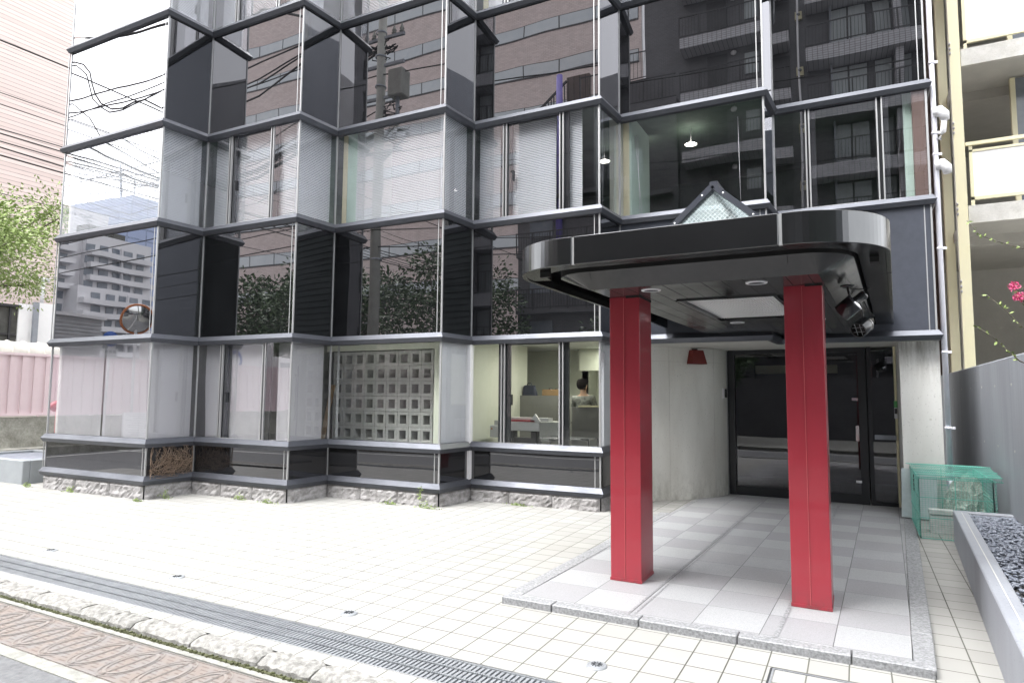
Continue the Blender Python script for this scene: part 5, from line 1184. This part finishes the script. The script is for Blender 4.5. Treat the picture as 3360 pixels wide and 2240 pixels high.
MB().tube([(-20.1, .42, 0), (-20.1, .42, 3.4)], .035, 10).build('post', M['white'], t_)
pq = MB().box(-20.06, .17, 2.64, -20.05, .66, 2.93).build('plate', M['white'], t_)
MB().box(-20.048, .24, 2.70, -20.046, .59, 2.715).box(-20.048, .25, 2.80, -20.046, .33, 2.88).box(-20.048, .37, 2.80, -20.046, .45, 2.88).box(-20.048, .49, 2.80, -20.046, .57, 2.88).build('lettering', M['greysteel'], pq)
t_ = thing('notice_board', (-20.0, -.5, 0), 'white notice board covered with small grey text low before the fence', 'notice board')
MB().box(-20.02, -.92, .16, -20.0, -.10, .98).build('board', M['whitepanel'], t_)
g = MB()
for k in range(13):
    z = .93 - k * .055; a = -.86 + (.1 if k % 4 == 1 else 0); 
    yy = a
    while yy < -.2 - .1 * (k % 3): w_ = rnd.uniform(.02, .07); g.box(-19.999, yy, z - .012, -19.997, yy + w_, z); yy += w_ + .018
g.build('text_line', M['greysteel'], t_)
MB().box(-20.06, -.95, -.1, -20.02, -.90, 1.0).box(-20.06, -.12, -.1, -20.02, -.07, 1.0).build('leg', M['white'], t_)

# structures behind the fence (seen in the glass)
sh_ = thing('corrugated_shed', (-27, 0, 0), 'grey corrugated shed with a shutter behind the pink fence', 'shed')
g = MB().box(-30, -3.2, 0, -26.5, 8, 4.5)
for k in range(26): g.box(-26.5, -3.2, .9 + k * .14, -26.45, 4.2, .96 + k * .14)
g.build('wall', mat('shed_grey', (.50, .51, .53), .5), sh_)
MB().box(-26.46, 4.2, 1.2, -26.42, 7.6, 4.1).build('shutter', M['greysteel'], sh_)
MB().box(-30.1, -3.3, 4.5, -26.3, 8.1, 4.62).build('roof', M['white'], sh_)
sh2 = thing('white_truck', (-24, -6, 0), 'white box truck with ribbed sides and a blue ring, behind the pink fence', 'truck')
g = MB().box(-25.2, -7.4, .9, -23.1, -4.0, 3.9)
for k in range(24): g.box(-23.1, -7.4, .95 + k * .12, -23.07, -4.0, 1.0 + k * .12)
g.build('box_body', M['whitepanel'], sh2)
MB().lathe((-23.05, -5.2, 3.0), [(.28, 0), (.42, 0), (.42, .01), (.28, .01), (.28, 0)], 24, (1, 0, 0)).build('ring_mark', M['blue'], sh2)
g = MB().add([(-25.2, -7.6, .7), (-23.1, -7.6, .7), (-23.1, -9.6, .7), (-25.2, -9.6, .7), (-25.15, -7.6, 3.3), (-23.15, -7.6, 3.3), (-23.3, -9.1, 3.25), (-25.0, -9.1, 3.25)], [(0, 1, 5, 4), (1, 2, 6, 5), (2, 3, 7, 6), (3, 0, 4, 7), (4, 5, 6, 7), (0, 3, 2, 1)])
cb = g.build('cab', M['whitepanel'], sh2, bevel=.08, seg=2); MB().add([(-23.14, -7.9, 2.1), (-23.10, -9.1, 2.1), (-23.24, -8.9, 3.05), (-23.14, -7.9, 3.05)], [(0, 1, 2, 3)]).build('side_window', M['aptwin'], cb)
for y in (-5.0, -8.5):
    for x in (-25.1, -23.2): MB().lathe((x, y, .45), [(0, -.1), (.25, -.1), (.44, -.08), (.44, .12), (.25, .14), (0, .14)], 20, (1, 0, 0)).build('wheel', M['sash'], sh2)

# ------------------------------------------------------------------ trees
def tree(x, y, H, cr, cz, n, mleaf, lab, leaf=.16, grp=None, lean=(0, 0), flat=.75, clumps=70):
    t_ = thing('tree', (x, y, 0), lab, 'tree', grp); tr = MB(); lf = MB(); cx, cy = x + lean[0], y + lean[1]
    fork = Vector((x + lean[0] * .4, y + lean[1] * .4, cz - cr * .75))
    tr.tube([(x, y, -.2), (x + lean[0] * .15, y + lean[1] * .15, fork.z * .55), tuple(fork)], [H * .028, H * .022, H * .017], 8)
    cl = []
    for k in range(clumps):
        v = Vector((rnd.gauss(0, 1), rnd.gauss(0, 1), rnd.gauss(0, 1))).normalized() * (rnd.random() ** .38)
        c = Vector((cx + v.x * cr, cy + v.y * cr, cz + v.z * cr * flat)); cl.append((c, cr * rnd.uniform(.16, .30)))
        if k % 3 == 0:
            mid = fork.lerp(c, .5) + Vector((0, 0, rnd.uniform(.0, .12) * cr)); tr.tube([tuple(fork), tuple(mid), tuple(c)], [H * .010, H * .005, H * .002], 5)
    for i in range(n):
        c, r = cl[i % len(cl)]; v = Vector((rnd.gauss(0, 1), rnd.gauss(0, 1), rnd.gauss(0, .55))); v = v.normalized() * r * rnd.random() ** .5 * 1.25
        p = c + v; d = (v.normalized() + Vector((rnd.uniform(-.7, .7), rnd.uniform(-.7, .7), rnd.uniform(-.5, .3)))).normalized()
        L = leaf * rnd.uniform(.7, 1.3); leafquad(lf, p, d, L, L * .22)
    tr.build('trunk', M['bark'], t_); lf.build('crown', mleaf, t_)
tree(-17.6, 5.6, 6, 2.0, 4.9, 19000, M['leaf'], 'bright green tree reaching in from the left edge before the pink building', .085, lean=(.8, 1.2), clumps=60, flat=.6)
tree(-35.3, -18.1, 11, 4.2, 7.0, 7000, M['leaf2'], 'dark green tree behind the fence, farther along', .34)
tree(-24.5, -13, 10, 3.6, 6.0, 6000, M['leaf2'], 'broad green tree behind the fence near the truck', .30)
tree(-16.2, -9.2, 9, 3.0, 5.6, 8000, M['leaf2'], 'feathery tree with drooping boughs across the street corner', .22, flat=.9)
tree(-6.2, -3.6, 5.2, 1.5, 3.4, 4000, M['leaf2'], 'small garden tree in front of the dark tiled apartments', .16)

# ------------------------------------------------------------------ buildings across the street
pk = thing('pink_office_block', (-38, -40, 0), 'large pink mosaic office block with long window bands across the street', 'building')
MB().box(-64, -60, -.3, -14.6, -36, 47).build('wall', M['pinktile'], pk)
for k in range(-6, 3):
    zt = 36.45 + 4 * k
    MB().box(-63.8, -36.02, zt - 1.25, -14.9, -35.96, zt + .05).build('window_band_frame', M['bronze'], pk)
    for j in range(14):
        x = -63.9 + j * 3.5; MB().box(x + .06, -35.96, zt - 1.1, x + 3.44, -35.93, zt - .02).build('window', M['pinkwin'], pk)
MB().box(-14.62, -60, -.3, -14.5, -36.0, 47).build('side_wall', M['white'], pk)

ap = thing('balcony_apartments', (-2, -14, 0), 'dark brick tiled apartments with railed balconies directly across the street', 'building')
MB().box(-8.2, -22, -.3, 4.2, -12.0, 32).build('wall', M['darktile'], ap)
MB().box(3.6, -12.0, -.3, 4.2, -11.0, 24).box(2.6, -12.1, -.3, 2.9, -11.2, 24).build('pier', M['lighttile'], ap)
def railing(x0, x1, y, z, h=1.05, post=.9, sp=.14, name='railing', parent=None, mt=None):
    g = MB(); g.box(x0, y - .02, z + h - .05, x1, y + .02, z + h).box(x0, y - .015, z + .08, x1, y + .015, z + .12)
    x = x0
    while x <= x1: g.box(x - .009, y - .009, z + .1, x + .009, y + .009, z + h - .04); x += sp
    x = x0
    while x <= x1: g.box(x - .025, y - .025, z, x + .025, y + .025, z + h); x += post
    return g.build(name, mt or M['rail'], parent or ap)
for k in range(7):
    zt = 14.72 + 2.73 * (k - 4)
    MB().box(-.9, -12.0, zt - .62, 3.7, -10.95, zt).build('balcony_slab', M['lighttile'], ap)
    railing(-.9, 3.6, -10.98, zt, parent=ap)
    f = MB().box(.0, -11.99, zt + .15, 1.6, -11.94, zt + 2.05).box(1.8, -11.99, zt + .02, 3.3, -11.94, zt + 2.05).build('window_frame', M['rail'], ap)
    MB().box(.06, -11.94, zt + .2, .76, -11.92, zt + 2.0).box(.84, -11.94, zt + .2, 1.54, -11.92, zt + 2.0).box(1.86, -11.94, zt + .08, 2.5, -11.92, zt + 2.0).box(2.6, -11.94, zt + .08, 3.24, -11.92, zt + 2.0).build('window', M['curtain'], f)
    zt2 = zt + 1.03
    MB().box(-6.3, -12.0, zt2 - .5, -1.6, -10.95, zt2).build('landing_slab', M['lighttile'], ap)
    railing(-6.3, -1.6, -10.98, zt2, parent=ap)
    d = MB().box(-5.2, -11.99, zt2, -4.3, -11.93, zt2 + 2.0).box(-2.4, -11.99, zt2, -1.6, -11.93, zt2 + 2.0).build('door', M['rail'], ap)
    MB().box(-3.5, -11.99, zt2 + .8, -2.9, -11.95, zt2 + 1.8).build('window', M['curtain'], ap)
    l_ = MB().lathe((-4.0, -11.9, zt2 + 1.95), [(0, .06), (.10, .05), (.14, .0), (.12, -.06)], 8, (0, 1, 0)).build('wall_light', M['white'], ap)
    m_ = MB().box(-1.35, -11.99, zt2 + .9, -1.05, -11.85, zt2 + 1.3).build('meter_box', M['creamcol'], ap)
    MB().lathe((-1.2, -11.85, zt2 + 1.15), [(0, .05), (.07, .05), (.08, 0)], 12, (0, 1, 0)).build('meter', M['steel'], m_)
MB().tube([(-1.25, -11.85, 0), (-1.25, -11.85, 24)], .05, 8).build('downpipe', M['white'], ap)
MB().tube([(.1, -11.6, 0), (.1, -11.6, 24)], .045, 8).build('downpipe', M['greysteel'], ap)
MB().box(-6.6, -12.0, -.3, 4.2, -6.5, 2.4).build('car_port', M['darktile'], ap)
tr2 = thing('terrace_house', (-11, -14, 0), 'dark house with stepped roof terraces and a purple pipe beside the apartments', 'building')
MB().box(-14.2, -22, -.3, -6.6, -11.5, 15.9).build('wall', M['darktile'], tr2)
railing(-10.9, -6.6, -11.52, 15.9, h=1.25, sp=.18, parent=tr2)
MB().box(-12.1, -13.0, 15.9, -10.9, -12.8, 18.0).build('board_screen', M['wood'], tr2)
g = MB()
for k in range(14): x = -14.1 + k * .15; g.box(x, -12.6, 14.5, x + .05, -12.55, 15.9 + .12 * k)
g.beam((-14.1, -12.58, 16.0), (-12.0, -12.58, 17.7), .10); g.build('sloping_railing', M['rail'], tr2)
railing(-9.3, -6.8, -13.0, 17.9, h=1.5, sp=.2, parent=tr2); MB().box(-9.5, -15, 15.9, -6.6, -13.1, 17.9).build('stair_housing', M['darktile'], tr2)
MB().tube([(-11.9, -11.3, 9), (-11.9, -11.3, 17.4)], .16, 14).build('purple_pipe', M['purple'], tr2)
for k in range(5):
    z = 1.0 + 2.8 * k; MB().box(-13.5, -11.5, z, -12.3, -11.45, z + 1.4).box(-9.4, -11.5, z, -8.2, -11.45, z + 1.4).build('window', M['aptwin'], tr2)
    railing(-14.0, -6.8, -10.9, z - .9, parent=tr2); MB().box(-14.0, -11.5, z - 1.1, -6.8, -10.85, z - .92).build('balcony_slab', M['darktile'], tr2)
gs = thing('green_sided_house', (12, -14, 0), 'dark green boarded house with a roof terrace railing, right of the apartments', 'building')
MB().box(6, -24, -.3, 24, -9.5, 12.2).build('wall', mat('green_wall', (.05, .062, .058), .6), gs)
g = MB()
for k in range(34): g.box(5.95, -9.5, k * .36, 24, -9.40, k * .36 + .27)
g.build('boarding', mat('green_board', (.065, .085, .078), .6), gs)
railing(6, 24, -9.6, 12.2, h=1.5, sp=.38, parent=gs); MB().box(6, -9.62, 12.2, 24, -9.56, 12.32).box(6, -9.62, 13.6, 24, -9.56, 13.74).build('hand_rail', M['rail'], gs)
MB().box(26, -30, -.3, 40, -12, 30).build('rear_block', M['greysteel'], gs)
MB().box(15, -34, -.3, 24, -26, 27).build('rear_block', M['apt'], gs)

wa = thing('white_apartments', (-150, -80, 0), 'large white apartment block with rows of balconies, far down the street', 'building')
def blk(x, y0, y1, z0, z1, d=14): MB().box(x - d, y0, z0, x, y1, z1).build('wall', M['apt'], wa)
blk(-150, -90.5, -74.8, 0, 37.5); blk(-151.5, -74.8, -60, 0, 36.8); blk(-147, -88, -72, 0, 24.8)
for k in range(12):
    z = 34.3 - 2.85 * k
    if z > 24:
        MB().box(-150, -90.2, z - 1.9, -148.4, -75.2, z - .75).box(-151.5, -72.6, z - 1.6, -149.5, -64, z - .45).build('balcony', M['apt'], wa)
        xw = -149.9
    else:
        MB().box(-147, -88.2, z - 1.9, -145.4, -72.2, z - .75).build('balcony', M['apt'], wa); xw = -146.9
    for j in range(5):
        y = -88.6 + j * 3.0; MB().box(xw, y, z - .9, xw + .1, y + 1.9, z + .75).build('window', M['aptwin'], wa)
    MB().box(xw + .5, -82.6, z - .75, xw + 1.2, -82.4, z + .9).build('fin', M['apt'], wa)
    MB().box(-151.4, -71.5, z - .9, -151.3, -68.5, z + .75).build('window', M['aptwin'], wa)
MB().box(-156, -80.5, 37.5, -152, -76, 40.0).box(-156, -86, 37.5, -153, -83, 39.5).build('roof_plant', M['darkboard'], wa)
bt = thing('blue_tower', (-240, -135, 0), 'pale blue glass tower far behind the white apartments', 'building')
MB().box(-260, -150, 0, -220, -129.5, 71).box(-260, -129.5, 0, -220, -125.9, 66).build('shaft', M['bluetower'], bt)
MB().tube([(-230, -132, 71), (-230, -132, 84)], .3, 6).tube([(-230, -137, 71), (-230, -137, 80)], .3, 6).build('antenna', M['greysteel'], bt)
sb = thing('rooftop_sign_block', (-205, -104, 0), 'white rooftop block with dark signage far behind the apartments', 'building')
MB().box(-215, -110, 0, -200, -96.5, 56).build('block', M['apt'], sb)
g = MB()
for k in range(7): y = -103 + rnd.uniform(-2.2, 1.8); z = 53.4 + rnd.uniform(-.7, 1.3); g.box(-199.9, y, z, -199.8, y + rnd.uniform(.3, 1.4), z + rnd.uniform(.2, .5))
for k in range(5): g.box(-199.9, -100.6 + k * .75, 53.6, -199.8, -100.1 + k * .75, 54.4)
g.build('dark_signage', M['greysteel'], sb)
ms = thing('grey_office_row', (30, -60, 0), 'row of grey office blocks behind the houses', 'building')
MB().box(-10, -70, 0, 60, -40, 26).build('wall', M['greysteel'], ms)

# ------------------------------------------------------------------ camera, light, world
cam = bpy.data.cameras.new('camera'); co = bpy.data.objects.new('camera', cam); COL.objects.link(co); scn.camera = co
cam.sensor_width = 36; cam.lens = 36 * 2141.68 / 3360; cam.clip_start = .05; cam.clip_end = 3000
pitch, roll, yaw = .08302, .0080, R(27.8)
fw_ = Vector((0, math.cos(pitch), math.sin(pitch))); up = Vector((0, -math.sin(pitch), math.cos(pitch))); rt = Vector((1, 0, 0))
rt2 = rt * math.cos(roll) + up * math.sin(roll); up2 = up * math.cos(roll) - rt * math.sin(roll)
Rz = Matrix.Rotation(yaw, 3, 'Z'); m3 = Matrix((rt2, up2, -fw_)).transposed(); co.matrix_world = Matrix.Translation((0, 0, 1.5897)) @ (Rz @ m3).to_4x4()

SUN_EL, SUN_AZ = 60, -120     # azimuth of the sun measured from +X, degrees
SKY, SUNE, EXPO = 0.15, 0.5, 1.0
w = bpy.data.worlds.new('World'); scn.world = w; w.use_nodes = True; t = w.node_tree; t.nodes.clear()
o = t.nodes.new('ShaderNodeOutputWorld'); bgd = t.nodes.new('ShaderNodeBackground'); sk = t.nodes.new('ShaderNodeTexSky')
sk.sky_type = 'NISHITA'; sk.sun_disc = False; sk.sun_elevation = R(SUN_EL); sk.sun_rotation = R(90 - SUN_AZ); sk.dust_density = 4; sk.air_density = 1.2; sk.ozone_density = 1
hs = t.nodes.new('ShaderNodeHueSaturation'); hs.inputs['Saturation'].default_value = .10; hs.inputs['Value'].default_value = 3.7
t.links.new(sk.outputs[0], hs.inputs['Color']); t.links.new(hs.outputs[0], bgd.inputs[0]); t.links.new(bgd.outputs[0], o.inputs[0]); bgd.inputs[1].default_value = SKY
l = bpy.data.lights.new('sun', 'SUN'); l.energy = SUNE; l.angle = R(25); l.color = (1, .98, .95)
so = bpy.data.objects.new('sun', l); COL.objects.link(so)
dirv = Vector((math.cos(R(SUN_AZ)) * math.cos(R(SUN_EL)), math.sin(R(SUN_AZ)) * math.cos(R(SUN_EL)), math.sin(R(SUN_EL))))
so.rotation_euler = (-dirv).to_track_quat('-Z', 'Y').to_euler(); so.location = (0, 0, 30)
scn.view_settings.view_transform = 'Standard'; scn.view_settings.look = 'None'; scn.view_settings.gamma = 1; scn.view_settings.exposure = EXPO
scn.render.resolution_x = 1024; scn.render.resolution_y = 682
scn.render.engine = 'CYCLES'
scn.cycles.max_bounces = 10; scn.cycles.glossy_bounces = 5; scn.cycles.transparent_max_bounces = 16; scn.cycles.transmission_bounces = 4; scn.cycles.diffuse_bounces = 5
